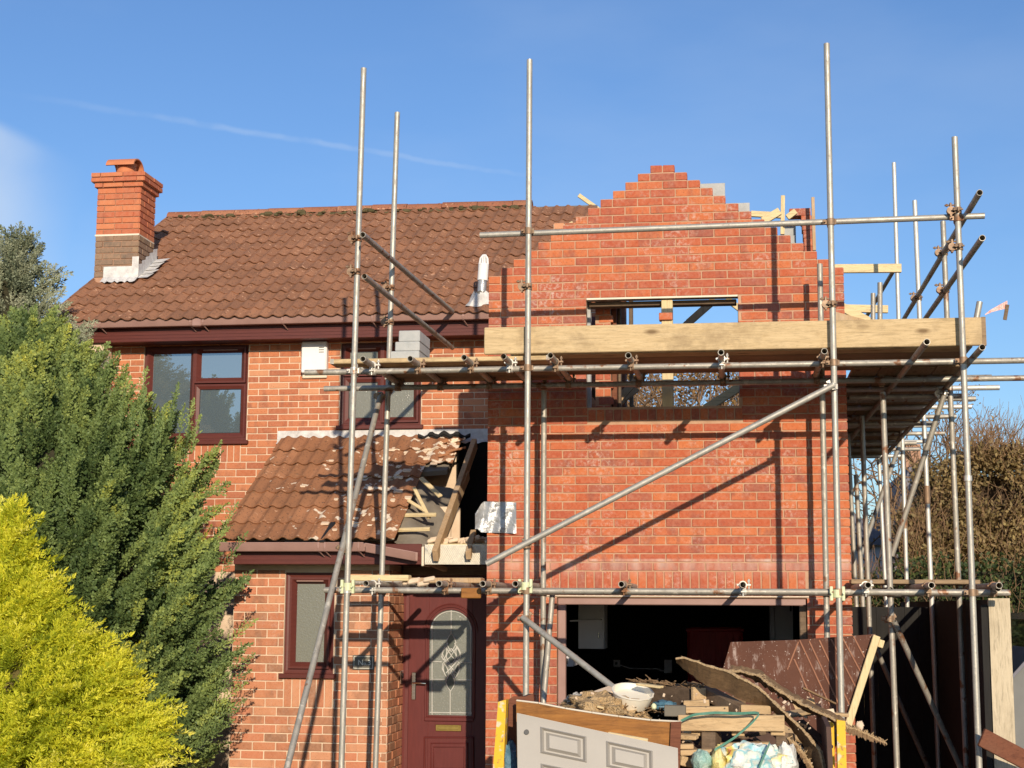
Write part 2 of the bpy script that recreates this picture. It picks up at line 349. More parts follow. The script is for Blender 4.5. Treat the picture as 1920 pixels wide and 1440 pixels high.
# ------------------------------------------------------------------ object helpers
WL = {}
def _place(o, parent, origin):
    WL[o.name] = Vector(origin)
    if parent is not None:
        o.parent = parent; o.location = Vector(origin) - WL[parent.name]
    else: o.location = origin
def thing(name, label, cat, loc=(0, 0, 0), group=None):
    o = bpy.data.objects.new(name, None); o.empty_display_size = .2; COL.objects.link(o); _place(o, None, loc)
    o['label'] = label; o['category'] = cat
    if group: o['group'] = group
    return o
def tag(o, label, cat, group=None):
    o['label'] = label; o['category'] = cat
    if group: o['group'] = group
    return o
class MB:
    def __init__(s): s.v = []; s.f = []
    def add(s, vs, fs):
        n = len(s.v); s.v += [tuple(q) for q in vs]; s.f += [tuple(i+n for i in f) for f in fs]; return s
    def box(s, x0, x1, y0, y1, z0, z1):
        return s.add([(x0, y0, z0), (x1, y0, z0), (x1, y1, z0), (x0, y1, z0), (x0, y0, z1), (x1, y0, z1), (x1, y1, z1), (x0, y1, z1)],
                     [(0, 3, 2, 1), (4, 5, 6, 7), (0, 1, 5, 4), (1, 2, 6, 5), (2, 3, 7, 6), (3, 0, 4, 7)])
    def cbox(s, x0, x1, y0, y1, z0, z1, c=.006):
        """box with chamfered edges"""
        hx, hy, hz = (x1-x0)/2, (y1-y0)/2, (z1-z0)/2; m = Vector(((x0+x1)/2, (y0+y1)/2, (z0+z1)/2))
        return s.cob(m, Vector((1, 0, 0)), Vector((0, 1, 0)), Vector((0, 0, 1)), hx, hy, hz, c)
    def cob(s, m, ax, ay, az, hx, hy, hz, c=.005):
        c = min(c, hx*.8, hy*.8, hz*.8); vs = []; idx = {}
        for sx in (-1, 1):
            for sy in (-1, 1):
                for sz in (-1, 1):
                    for k in range(3):
                        d = [hx, hy, hz]
                        for j in range(3):
                            if j != k: d[j] -= c
                        idx[sx, sy, sz, k] = len(vs); vs.append(m+ax*(d[0]*sx)+ay*(d[1]*sy)+az*(d[2]*sz))
        fs = []
        for k in range(3):
            a, b = (k+1) % 3, (k+2) % 3
            for sg in (-1, 1):
                q = []
                for u, w in ((-1, -1), (1, -1), (1, 1), (-1, 1)):
                    t = [0, 0, 0]; t[k] = sg; t[a] = u; t[b] = w; q.append(idx[(*t, k)])
                fs.append(q if sg > 0 else q[::-1])
        for k in range(3):                                   # edge chamfers parallel to axis k
            a, b = (k+1) % 3, (k+2) % 3
            for u in (-1, 1):
                for w in (-1, 1):
                    t0 = [0, 0, 0]; t0[k] = -1; t0[a] = u; t0[b] = w; t1 = list(t0); t1[k] = 1
                    q = [idx[(*t0, a)], idx[(*t1, a)], idx[(*t1, b)], idx[(*t0, b)]]
                    fs.append(q if u*w < 0 else q[::-1])
        for sx in (-1, 1):
            for sy in (-1, 1):
                for sz in (-1, 1):
                    q = [idx[sx, sy, sz, k] for k in range(3)]; fs.append(q if sx*sy*sz > 0 else q[::-1])
        return s.add(vs, fs)
    def beam(s, p0, p1, w, h, up=(0, 0, 1), c=.004):
        """squared timber between two points; w across, h along up"""
        p0, p1 = Vector(p0), Vector(p1); d = (p1-p0); L = d.length; d.normalize(); up = Vector(up)
        side = d.cross(up)
        if side.length < 1e-4: side = d.cross(Vector((1, 0, 0)))
        side.normalize(); u = side.cross(d).normalized()
        return s.cob((p0+p1)/2, d, u.cross(d), u, L/2, w/2, h/2, c)
    def tube(s, p0, p1, r, n=12, r1=None, hollow=0., cap=True):
        p0, p1 = Vector(p0), Vector(p1); d = (p1-p0).normalized(); r1 = r if r1 is None else r1
        a = d.orthogonal().normalized(); b = d.cross(a)
        ring = [a*math.cos(2*math.pi*i/n)+b*math.sin(2*math.pi*i/n) for i in range(n)]
        vs = [p0+q*r for q in ring]+[p1+q*r1 for q in ring]
        fs = [(i, (i+1) % n, n+(i+1) % n, n+i) for i in range(n)]
        if hollow:
            k = hollow; dp = min(.25, (p1-p0).length*.4)
            vs += [p0+q*k for q in ring]+[p1+q*k for q in ring]+[p0+d*dp+q*k for q in ring]+[p1-d*dp+q*k for q in ring]
            for i in range(n):
                j = (i+1) % n
                fs += [(i, 2*n+i, 2*n+j, j), (n+i, n+j, 3*n+j, 3*n+i), (2*n+i, 4*n+i, 4*n+j, 2*n+j), (3*n+i, 3*n+j, 5*n+j, 5*n+i)]
            fs += [tuple(range(4*n, 5*n)), tuple(reversed(range(5*n, 6*n)))]
        elif cap: fs += [tuple(reversed(range(n))), tuple(range(n, 2*n))]
        return s.add(vs, fs)
    def path(s, pts, r, n=8, radii=None, cap=True):
        pts = [Vector(p) for p in pts]; m = len(pts); vs = []; a = None
        for i, p in enumerate(pts):
            d = (pts[min(i+1, m-1)]-pts[max(i-1, 0)]).normalized()
            a = d.orthogonal().normalized() if a is None else (a-d*a.dot(d)).normalized()
            b = d.cross(a); rr = radii[i] if radii else r
            vs += [p+(a*math.cos(2*math.pi*k/n)+b*math.sin(2*math.pi*k/n))*rr for k in range(n)]
        fs = [(i*n+k, i*n+(k+1) % n, (i+1)*n+(k+1) % n, (i+1)*n+k) for i in range(m-1) for k in range(n)]
        if cap: fs += [tuple(reversed(range(n))), tuple(range((m-1)*n, m*n))]
        return s.add(vs, fs)
    def prism(s, poly, n):
        """flat outline poly pushed along vector n"""
        k = len(poly); n = Vector(n); vs = [Vector(p) for p in poly]+[Vector(p)+n for p in poly]
        nor = Vector((0, 0, 0))
        for i in range(k): nor += vs[i].cross(vs[(i+1) % k])
        if nor.dot(n) > 0:
            fs = [tuple(reversed(range(k))), tuple(range(k, 2*k))]+[(i, (i+1) % k, k+(i+1) % k, k+i) for i in range(k)]
        else:
            fs = [tuple(range(k)), tuple(reversed(range(k, 2*k)))]+[((i+1) % k, i, k+i, k+(i+1) % k) for i in range(k)]
        return s.add(vs, fs)
    def ring(s, x0, x1, z0, z1, w, y_out, y_in, y_back):
        """mitred window member ring: face slopes from y_out at the outer edge to y_in at the inner edge"""
        O = [(x0, z0), (x1, z0), (x1, z1), (x0, z1)]; I = [(x0+w, z0+w), (x1-w, z0+w), (x1-w, z1-w), (x0+w, z1-w)]
        m = .35; Mx = [(o[0]*(1-m)+i[0]*m, o[1]*(1-m)+i[1]*m) for o, i in zip(O, I)]
        vs = [(x, y_out, z) for x, z in O]+[(x, y_out, z) for x, z in Mx]+[(x, y_in, z) for x, z in I]+[(x, y_back, z) for x, z in O]+[(x, y_back, z) for x, z in I]
        fs = []
        for i in range(4):
            j = (i+1) % 4
            fs += [(i, j, 4+j, 4+i), (4+i, 4+j, 8+j, 8+i), (8+i, 8+j, 16+j, 16+i), (12+i, 12+j, j, i)]
        return s.add(vs, fs)
    def build(s, name, mat, parent=None, origin=None, smooth=False):
        if origin is None: origin = WL[parent.name] if parent is not None else Vector(np.mean(np.array(s.v), 0))
        o0 = Vector(origin); me = bpy.data.meshes.new(name)
        me.from_pydata([(x-o0.x, y-o0.y, z-o0.z) for x, y, z in s.v], [], s.f); me.update()
        if mat is not None: me.materials.append(mat)
        if smooth:
            me.shade_smooth()
            try: me.set_sharp_from_angle(angle=rad(42))
            except Exception: pass
        o = bpy.data.objects.new(name, me); COL.objects.link(o); _place(o, parent, o0); return o
def copy_obj(src, parent, origin, rot=None, scale=None):
    o = src.copy(); COL.objects.link(o)
    o.parent = parent; _place(o, parent, origin)
    if rot is not None: o.rotation_euler = rot
    if scale is not None: o.scale = scale
    return o
def mesh_np(name, V, F, mat, parent=None, origin=(0, 0, 0), tint=None):
    """big mesh from numpy arrays (F: n x 4 or n x 3)"""
    me = bpy.data.meshes.new(name); n, k = F.shape
    V = V-np.array(origin)
    me.vertices.add(len(V)); me.vertices.foreach_set('co', V.astype(np.float32).ravel())
    me.loops.add(n*k); me.loops.foreach_set('vertex_index', F.astype(np.int32).ravel())
    me.polygons.add(n); me.polygons.foreach_set('loop_start', np.arange(0, n*k, k, dtype=np.int32)); me.polygons.foreach_set('loop_total', np.full(n, k, np.int32))
    me.update(calc_edges=True)
    if tint is not None:
        a = me.attributes.new('tint', 'FLOAT', 'POINT'); a.data.foreach_set('value', tint.astype(np.float32))
    me.materials.append(mat); o = bpy.data.objects.new(name, me); COL.objects.link(o); _place(o, parent, origin); return o
def structure(o): o['kind'] = 'structure'; return o
def stuff(o): o['kind'] = 'stuff'; return o

# ------------------------------------------------------------------ bricks
H = .0755
BR = {}
def brick_variant(i):
    """a brick 1 long (scaled to length), .1025 deep, .065 high with slightly knocked corners"""
    mb = MB(); r = random.Random(i); mb.cob(Vector((0, 0, 0)), Vector((1, 0, 0)), Vector((0, 1, 0)), Vector((0, 0, 1)), .1075, .05, .0325, .004)
    mb.v = [(x+r.uniform(-.0012, .0012), y+r.uniform(-.0012, .0012), z+r.uniform(-.0012, .0012)) for x, y, z in mb.v]
    return mb
BRV = [brick_variant(i) for i in range(6)]
def courses(x0, x1, z0, n, h, openings=(), start=0, edge=None):
    """stretcher bond: list of (x centre, z centre, length, height)"""
    out = []
    for k in range(n):
        za = z0+k*h; zb = za+h; a0, a1 = (x0, x1) if edge is None else edge(k)
        if a1-a0 < .04: continue
        spans = [(a0, a1)]
        for ox0, ox1, oz0, oz1 in openings:
            if zb-.02 > oz0 and za+.02 < oz1:
                ns = []
                for s0, s1 in spans:
                    if ox1 <= s0 or ox0 >= s1: ns.append((s0, s1)); continue
                    if ox0-s0 > .03: ns.append((s0, ox0))
                    if s1-ox1 > .03: ns.append((ox1, s1))
                spans = ns
        ph = x0+(.1125 if (k+start) % 2 else 0.)
        for s0, s1 in spans:
            x = ph+math.floor((s0-ph)/.225)*.225
            while x < s1-.005:
                b0, b1 = max(x, s0), min(x+.225, s1)
                if b1-b0 > .035: out.append(((b0+b1)/2, (za+zb)/2, b1-b0-.010, h-.0105))
                x += .225
    return out
def place_bricks(lst, parent, mat, nsingle, face='y', plane=0., proud=.006, score=None, cat_mat=None):
    """lst of (u, z, len, height); face y looks to -Y, face x looks to +X. The nsingle best are objects, the rest one stuff part"""
    order = sorted(range(len(lst)), key=lambda i: -(score(lst[i]) if score else lst[i][2]))
    single = set(order[:nsingle]); key = mat.name; rest_v = []; rest_f = []
    if key not in BR:
        BR[key] = []
        for i, v in enumerate(BRV):
            me = bpy.data.meshes.new('brick'); me.from_pydata(v.v, [], v.f); me.update(); me.materials.append(mat); BR[key].append(me)
    rng = random.Random(len(lst))
    for i, (u, z, L, hh) in enumerate(lst):
        k = rng.randrange(6); pr = proud+rng.uniform(-.0025, .0025); sx, sz = L/.215, hh/.065
        loc = Vector((u, plane-pr+.05, z)) if face == 'y' else Vector((plane+pr-.05, u, z))
        rz = rng.uniform(-.006, .006)+(0 if face == 'y' else math.pi/2); ry = rng.uniform(-.006, .006)
        if i in single:
            o = bpy.data.objects.new('brick', BR[key][k]); COL.objects.link(o); _place(o, parent, loc); o.rotation_euler = (0, ry if face == 'y' else 0, rz); o.scale = (sx, 1, sz)
        else:
            A = np.array(BRV[k].v)*np.array((sx, 1, sz)); c, s_ = math.cos(rz), math.sin(rz)
            B = np.stack([A[:, 0]*c-A[:, 1]*s_, A[:, 0]*s_+A[:, 1]*c, A[:, 2]], 1)+np.array(loc)
            n = len(rest_v); rest_v += B.tolist(); rest_f += [tuple(q+n for q in f) for f in BRV[k].f]
    if rest_v:
        mb = MB(); mb.v = [tuple(q) for q in rest_v]; mb.f = rest_f; stuff(mb.build('brick', mat, parent))

# ================================================================== SETTING
mb = MB(); g = 300
mb.add([(-g, -60, 0), (g, -60, 0), (g, g, 0), (-g, g, 0)], [(0, 1, 2, 3)]); structure(mb.build('ground', M_grass))
mb = MB(); mb.add([(-6, -60, .004), (9, -60, .004), (9, 2.1, .004), (-6, 2.1, .004)], [(0, 1, 2, 3)]); structure(mb.build('driveway', M_ground))

# ================================================================== HOUSE
YM, YP, YD = 2.45, .85, 1.50
house = thing('house', 'older detached brick house with brown tiled roof, tall chimney and maroon windows', 'house', (-2., YM, 0))
# --- main wall
W1 = (-4.215, -3.03, 3.82, 4.875); W2 = (-2.0, -1.115, 3.965, 4.86)
def wall_with_holes(x0, x1, z0, z1, y0, y1, holes):
    mb = MB(); xs = sorted({x0, x1, *[h[0] for h in holes], *[h[1] for h in holes]})
    for a, b in zip(xs, xs[1:]):
        zs = [z0]; hs = sorted([h for h in holes if h[0] <= a+1e-6 and h[1] >= b-1e-6], key=lambda h: h[2]); cur = z0
        for h in hs:
            if h[2] > cur: mb.box(a, b, y0, y1, cur, h[2])
            cur = h[3]
        if cur < z1: mb.box(a, b, y0, y1, cur, z1)
    return mb
mw = wall_with_holes(-4.82, 1.0, 0, 5.0, YM, YM+.24, [W1, W2, (.12, 1.0, -.1, 2.5)]).build('main_wall', M_mort_h, house)
S1 = (W1[0], W1[1]-.0, W1[2]-.225, W1[2])
bl = courses(-4.82, .99, 3.82-.0785*18, 18, .0785, [(W1[0]+.03, W1[1]-.06, 3.59, 3.82)])
bl += courses(-4.82, .99, 3.82, 17, .0692, [W1, W2], start=0)
bl = [b for b in bl if not (-2.66 < b[0] < .0 and b[1] < 3.80) and not (b[0] > 0 and b[1] < 3.9)]
place_bricks(bl, mw, M_house, 130, plane=YM, score=lambda b: b[2]-(.2 if b[0] > -.2 or b[0] < -4.4 else 0)-(.3 if b[1] > 4.86 else 0))
# soldiers below the big window
mb = MB(); n = 15; st = (W1[1]-.06-W1[0]-.03)/n
for i in range(n): x = W1[0]+.03+st*i; mb.cbox(x+.005, x+st-.005, YM-.006, YM+.09, 3.590, 3.814, .004)
stuff(mb.build('soldier_brick', M_house, mw))
# upper part of the wall end seen through the unfinished window
mb = MB(); mb.box(.3, 1.0, YM, YM+.24, 5.0, 6.1); mb.box(.90, 1.0, YM+.24, YM+.9, 2.53, 6.1)
mb.build('wall_end', M_mort_h, house)
be = courses(.3, .99, 3.85, 30, .0755)
place_bricks(be, mw, M_house, 0, plane=YM-.002)
mb = MB(); mb.cbox(1.003, 1.05, YM+.02, YM+.3, 2.4, 5.75); mb.build('door_lining', M_brownp, house)
mb = MB(); mb.cbox(1.06, 1.10, YM+.5, YM+.62, 2.4, 5.7); mb.build('stud', M_oldw, house)

# --- porch wall
PW = (-2.075, -1.590, 1.43, 2.375)
pw = wall_with_holes(-2.58, -1.064, 0, 2.46, YP, YP+.2, [PW]).build('porch_wall', M_mort_h, house)
HP = .0804
zb = 2.321-HP*29
bl = courses(-2.58, -1.064, zb, 30, HP, [(PW[0], PW[1], PW[2]-.055, PW[3]), (PW[0]+.01, PW[1]-.0, zb+math.floor((PW[2]-.25-zb)/HP)*HP+.01, PW[2]-.055)], start=1)
bl = [b for b in bl if b[1] > .0]
ZS = zb+math.floor((PW[2]-.25-zb)/HP)*HP
place_bricks(bl, pw, M_porch, 130, plane=YP, score=lambda b: b[2]-(.3 if b[1] < .5 or b[1] > 2.39 else 0))
mb = MB(); st = (PW[1]-PW[0]-.01)/6
for i in range(6): x = PW[0]+.01+st*i; mb.cbox(x+.005, x+st-.005, YP-.006, YP+.08, ZS+.005, PW[2]-.05, .004)
stuff(mb.build('soldier_brick', M_porch, pw))
rw = MB().box(-1.26, -1.070, YP+.2, YD+.1, 0, 2.46).build('porch_return_wall', M_mort_h, house)
bl = []
for k in range(30):
    z = zb+k*HP+HP/2
    if z < 0: continue
    y = YP+(.0 if k % 2 else -.0); segs = [(.0, .1025), (.1125, .3275), (.3375, .5525), (.5625, .70)] if k % 2 else [(.0, .215), (.225, .44), (.45, .665)]
    for a, b in segs: bl.append((YP+(a+b)/2, z, b-a, HP-.0105))
place_bricks(bl, rw, M_porch, 30, face='x', plane=-1.064)
mb = MB().box(-2.57, -2.4, YP+.2, YM, 0, 2.46); mb.build('porch_side_wall', M_mort_h, house)

# --- windows
def pane(mb, x0, x1, z0, z1, y): return mb.box(x0, x1, y, y+.012, z0, z1)
def window(x0, x1, z0, z1, y, lights, mat_glass, sill=True):
    """frame with sashes; lights = (x0,x1,z0,z1,opening?,trickle vent?)"""
    w = MB().ring(x0, x1, z0, z1, .05, y-.002, y+.006, y+.09)
    for a, b, c, d, op, vent in lights:                     # mullions and transoms between lights
        pass
    wo = w.build('window', M_maroon, house)
    fr = MB()
    for a, b, c, d, op, vent in lights:
        sm = MB().ring(a, b, c, d, .058, y-.028 if op else y-.004, y+.012, y+.08)
        so_ = sm.build('sash', M_maroon, wo)
        ins = .052
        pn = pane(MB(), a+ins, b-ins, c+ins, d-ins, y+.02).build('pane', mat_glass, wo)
        bead = MB().ring(a+.053, b-.053, c+.053, d-.053, .008, y+.010, y+.016, y+.03).build('glazing_bead', M_black if not op else M_maroon, wo)
        if vent: MB().cbox((a+b)/2-.17*(b-a)/.5, (a+b)/2+.17*(b-a)/.5, y-.042, y-.027, d-.043, d-.028).build('trickle_vent', M_gutter, wo)
    MB().box(x0+.04, x1-.04, y+.085, y+.1, z0+.04, z1-.04).build('reveal', M_maroon, wo)
    if sill:
        MB().cbox(x0-.03, x1+.03, y-.075, y+.05, z0-.045, z0+.0, .006).build('sill', M_maroon, wo)
    return wo
xm = -3.635
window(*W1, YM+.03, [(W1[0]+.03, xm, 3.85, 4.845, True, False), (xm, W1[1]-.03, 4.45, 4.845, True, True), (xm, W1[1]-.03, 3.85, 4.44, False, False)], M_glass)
xm2 = -1.545
window(*W2, YM+.03, [(W2[0]+.03, xm2, 4.50, 4.83, True, True), (W2[0]+.03, xm2, 3.995, 4.49, False, False), (xm2, W2[1]-.03, 3.995, 4.83, True, False)], M_obs)
window(*PW, YP+.03, [(PW[0]+.045, PW[1]-.045, PW[2]+.045, PW[3]-.045, True, True)], M_obs)
# no curtains modelled; the panes' haze is in the glass colour
# --- eaves of the main roof
E0, E1 = -5.12, 0.0
MB().cbox(E0, 1.0, 2.15, 2.18, 4.865, 5.035, .004).build('fascia', M_maroon, house)
mb = MB()
for z in (4.90, 4.935, 4.97): mb.box(E0, 1.0, 2.145, 2.152, z, z+.014)
mb.build('fascia_rib', M_maroon, house)
MB().box(E0, 1.0, 2.18, YM+.02, 4.875, 4.89).build('soffit', M_maroon, house)
def gutter(x0, z0, x1, z1, y, name='gutter', parent=None):
    mb = MB(); pr = [(y-.058, .043), (y-.060, .036), (y-.056, .028), (y-.054, -.030), (y-.046, -.040), (y+.035, -.040), (y+.045, -.03), (y+.05, .043)]
    pi = [(y-.053, .043), (y-.053, .030), (y-.050, -.028), (y-.044, -.036), (y+.033, -.036), (y+.042, -.028), (y+.047, .043)]
    prof = pr+pi[::-1]; k = len(prof)
    vs = [(x0, a, z0+b) for a, b in prof]+[(x1, a, z1+b) for a, b in prof]
    fs = [(i, (i+1) % k, k+(i+1) % k, k+i) for i in range(k)]+[tuple(range(k))[::-1], tuple(range(k, 2*k))]
    mb.add(vs, fs); return mb.build(name, M_gutter, parent, smooth=True)
gt = gutter(-5.16, 5.048, 0.0, 5.054, 2.085, parent=house)
def gbracket(x, z, y, parent, wide=.022):
    mb = MB(); pts = []
    for i in range(9):
        a = math.pi*i/8; pts.append((x, y-.063*math.copysign(abs(math.cos(a))**.45, math.cos(a)), z+.045-.090*math.sin(a)**.5))
    for (p, q) in zip(pts, pts[1:]):
        mb.beam(p, q, wide, .006, up=(0, p[1]-y, p[2]-z))
    mb.beam((x+.004, y-.02, z-.045), (x+.03, y+.06, z-.09), wide*.7, .01)
    mb.build('bracket', M_gutter, parent)
for px in (192, 360, 384, 532, 700, 870): p = at(px, 603, 2.085); gbracket(p.x, 5.050, 2.085, gt)
p0 = at(363, 603, 2.085).x; p1 = at(381, 603, 2.085).x
MB().cbox(p0, p1, 2.020, 2.14, 5.0, 5.092, .01).build('union', M_gutter, gt)

# --- main roof
def roof_basis(e, r):
    e, r = Vector(e), Vector(r); v = (r-e).normalized(); u = Vector((1, 0, 0)); return e, v, u, u.cross(v).normalized(), (r-e).length
TW, TG = .28, .303
def tile_mesh(mat, wide=TW):
    nu = 16; prof = []
    for i in range(nu+1):
        u = -wide/2-.008+(wide+.016)*i/nu
        ph = 2*math.pi*u/(wide/2)
        prof.append((u, .027*max(0, .5+.5*math.cos(ph+math.pi))**1.8))
    vs = []; fs = []
    for vv, lift in ((0., .021), (.36, .002)):
        for u, h in prof: vs.append((u, vv, h+lift))
    n = nu+1
    for u, h in prof: vs.append((u, .004, h+.010))
    for i in range(nu): fs.append((i, i+1, n+i+1, n+i)); fs.append((2*n+i, 2*n+i+1, i+1, i))
    fs.append((0, n, 2*n)); fs.append((n-1, 3*n-1, 2*n-1))
    me = bpy.data.meshes.new('roof_tile'); me.from_pydata(vs, [], fs); me.update(); me.materials.append(mat); me.shade_smooth()
    try: me.set_sharp_from_angle(angle=rad(50))
    except Exception: pass
    return me
def lay_tiles(parent, me, e, r, x0, cols, rows, gauge, keep=lambda c, k, x: True, jitter=.006, lean=0., joined_from=99):
    """one object per tile; rows from joined_from upwards (the farthest) are one stuff part"""
    E_, v, u, w, L = roof_basis(e, r); mat3 = Matrix((u, v, w)).transposed().to_euler(); JV, JF = [], []
    for k in range(rows):
        for c in range(cols):
            x = x0+TW*(c+.5)+lean*(1-k/rows)
            if not keep(c, k, x): continue
            loc = E_+v*(k*gauge+R.uniform(-jitter, jitter))+w*(.02+R.uniform(-.003, .007)); loc.x = x
            rot = mat3.copy(); rot.x += R.uniform(-.008, .008); rot.y += R.uniform(-.01, .01); rot.z += R.uniform(-.006, .006)+lean*-.0
            if k >= joined_from:
                M = Matrix.Translation(loc) @ rot.to_matrix().to_4x4(); n = len(JV); JV += [tuple(M @ q.co) for q in me.vertices]; JF += [tuple(i+n for i in f.vertices) for f in me.polygons]; continue
            o = bpy.data.objects.new('roof_tile', me); COL.objects.link(o); _place(o, parent, loc); o.rotation_euler = rot
    if JV:
        mb = MB(); mb.v = JV; mb.f = JF; stuff(mb.build('roof_tile', me.materials[0], parent, smooth=True))
me_t = tile_mesh(M_tile)
RE, RR = (0, 2.02, 5.045), (0, 5.2, 7.03)
E_, v_, u_, w_, L_ = roof_basis(RE, RR)
mb = MB()
a = E_+v_*.12; b = E_+v_*(L_-.02)
mb.prism([(-5.19, a.y, a.z), (.52, a.y, a.z), (.52, b.y, b.z), (-5.04, b.y, b.z)], w_*-.06)
b2 = Vector((0, 8.4, 5.1)); bb = Vector((0, 5.22, 6.98))
mb.prism([(-5.04, bb.y, bb.z), (.2, bb.y, bb.z), (.2, b2.y, b2.z), (-5.04, b2.y, b2.z)], (0, -.03, -.06))
roof = mb.build('roof', M_felt, house)
# each tile leans a little to the right down the slope, as the photo's rows step
ROWS = 15; GA = L_/ROWS
lay_tiles(roof, me_t, RE, RR, -5.06, 20, ROWS, GA, keep=lambda c, k, x: not (k > 13 and x > -.25), lean=-.16, joined_from=12)
# ridge tiles
def ridge(x, L, z, tilt=0.):
    mb = MB(); n = 8; vs = []; ro, ri = .125, .108
    for xx in (x, x+L):
        for rr in (ro, ri):
            for i in range(n+1):
                a = math.pi*(.08+.84*i/n); vs.append((xx, 5.2-rr*math.cos(a), z+(rr*math.sin(a)-.06)+(.004 if xx == x else 0)))
    m = n+1; fs = []
    for i in range(n):
        fs += [(i, i+1, 2*m+i+1, 2*m+i), (m+i+1, m+i, 3*m+i, 3*m+i+1), (i+1, i, m+i, m+i+1), (2*m+i, 2*m+i+1, 3*m+i+1, 3*m+i)]
    mb.add(vs, fs); return mb.build('ridge_tile', M_ridge, roof, smooth=True)
x = -5.05
while x < -.36:
    L = .445; ridge(x, min(L, -.30-x), 7.045+R.uniform(-.006, .006)); x += .452
mb = MB()
for i in range(240):                                          # mortar and moss squeezed from under the ridge
    xx = R.uniform(-5, -.3); s_ = R.uniform(.010, .038)*(1.5 if abs((xx+5.05) % .452-.226) > .17 else .8)
    mb.cob(Vector((xx, 5.07+R.uniform(-.09, .02), 7.0+R.uniform(-.05, .005))), Vector((1, 0, 0)), Vector((0, 1, 0)), Vector((0, 0, 1)), s_, s_*.7, s_*.5, s_*.3)
stuff(mb.build('moss', simple('moss', (.06, .055, .02), (.12, .09, .04), 20, .95), roof))
for px0, py0, px1, py1, wv in ((1003, 397, 1102, 393, .045), (1000, 403, 1075, 401, .03)):
    MB().beam(at(px0, py0, 5.15), at(px1, py1, 5.15), .04, wv).build('batten', M_pine, roof)
MB().beam(at(1085, 366, 5.3), at(1130, 398, 5.3), .04, .05).build('batten', M_pine, roof)
MB().beam(at(1050, 428, 4.2), at(1074, 417, 4.2), .03, .03).build('batten', M_pine, roof)
# verge and gable end of the old house
mb = MB().prism([(-4.82, 2.2, 4.9), (-4.82, 5.2, 6.85), (-4.82, 8.2, 4.9), (-4.82, 8.2, 0), (-4.82, 2.45, 0)], (.24, 0, 0)); mb.build('gable_end', M_mort_h, house)
MB().beam((-5.03, 2.06, 5.02), (-5.03, 5.2, 6.93), .03, .16, up=(0, 0, 1)).build('bargeboard', M_maroon, house)
MB().box(-4.82, .2, 8.0, 8.2, 0, 5.0).build('back_wall', M_mort_h, house)

# --- flue terminal and its sleeve
p = at(905, 478, 3.5)
def flue():
    Yf = min((2.1+.01*i for i in range(200)), key=lambda y: abs(at(902, 566, y).z-(5.10+(y-2.02)*.624))); c = at(902, 566, Yf); top = at(908, 478, Yf+.02)
    d = (top-c); c0 = c+d*.05
    ro = MB().path([c0, c+d*.45], .048, 16).build('flue_pipe', M_foil, house, smooth=True)
    MB().path([c+d*.45, c+d*.78], .056, 16).build('terminal_body', M_white, ro, smooth=True)
    mb = MB()
    for k in range(14):
        a = 2*math.pi*k/14; q = Vector((math.cos(a), math.sin(a), 0))*.05
        mb.path([c+d*.78+q, c+d*.92+q*.85, c+d*1.0+q*.35], .006, 5)
    mb.tube(c+d*.77, c+d*.8, .057, 16); mb.tube(c+d*.985, c+d*1.0, .03, 12, .022)
    mb.tube(c+d*.78, c+d*.97, .028, 10, .02)
    mb.build('terminal_cage', M_white, ro)
    mb = MB(); n = 18
    vs = []; E0_, v, u, w, L = roof_basis(RE, RR)
    for j in range(3):
        for i in range(n):
            a = 2*math.pi*i/n; rr = (.05, .10, .15)[j]*(1+.25*math.sin(3*a+j)); q = u*math.cos(a)*rr*1.1+v*math.sin(a)*rr*.7
            base = E0_+v*((c.y-2.02)/v.y); base.x = c.x
            vs.append(base+q+w*(.17, .10, .05)[j]+w*.01*math.sin(5*a))
    fs = [(j*n+i, j*n+(i+1) % n, (j+1)*n+(i+1) % n, (j+1)*n+i) for j in range(2) for i in range(n)]
    mb.add(vs, fs); mb.build('flashing_skirt', M_leadw, ro, smooth=True)
flue()

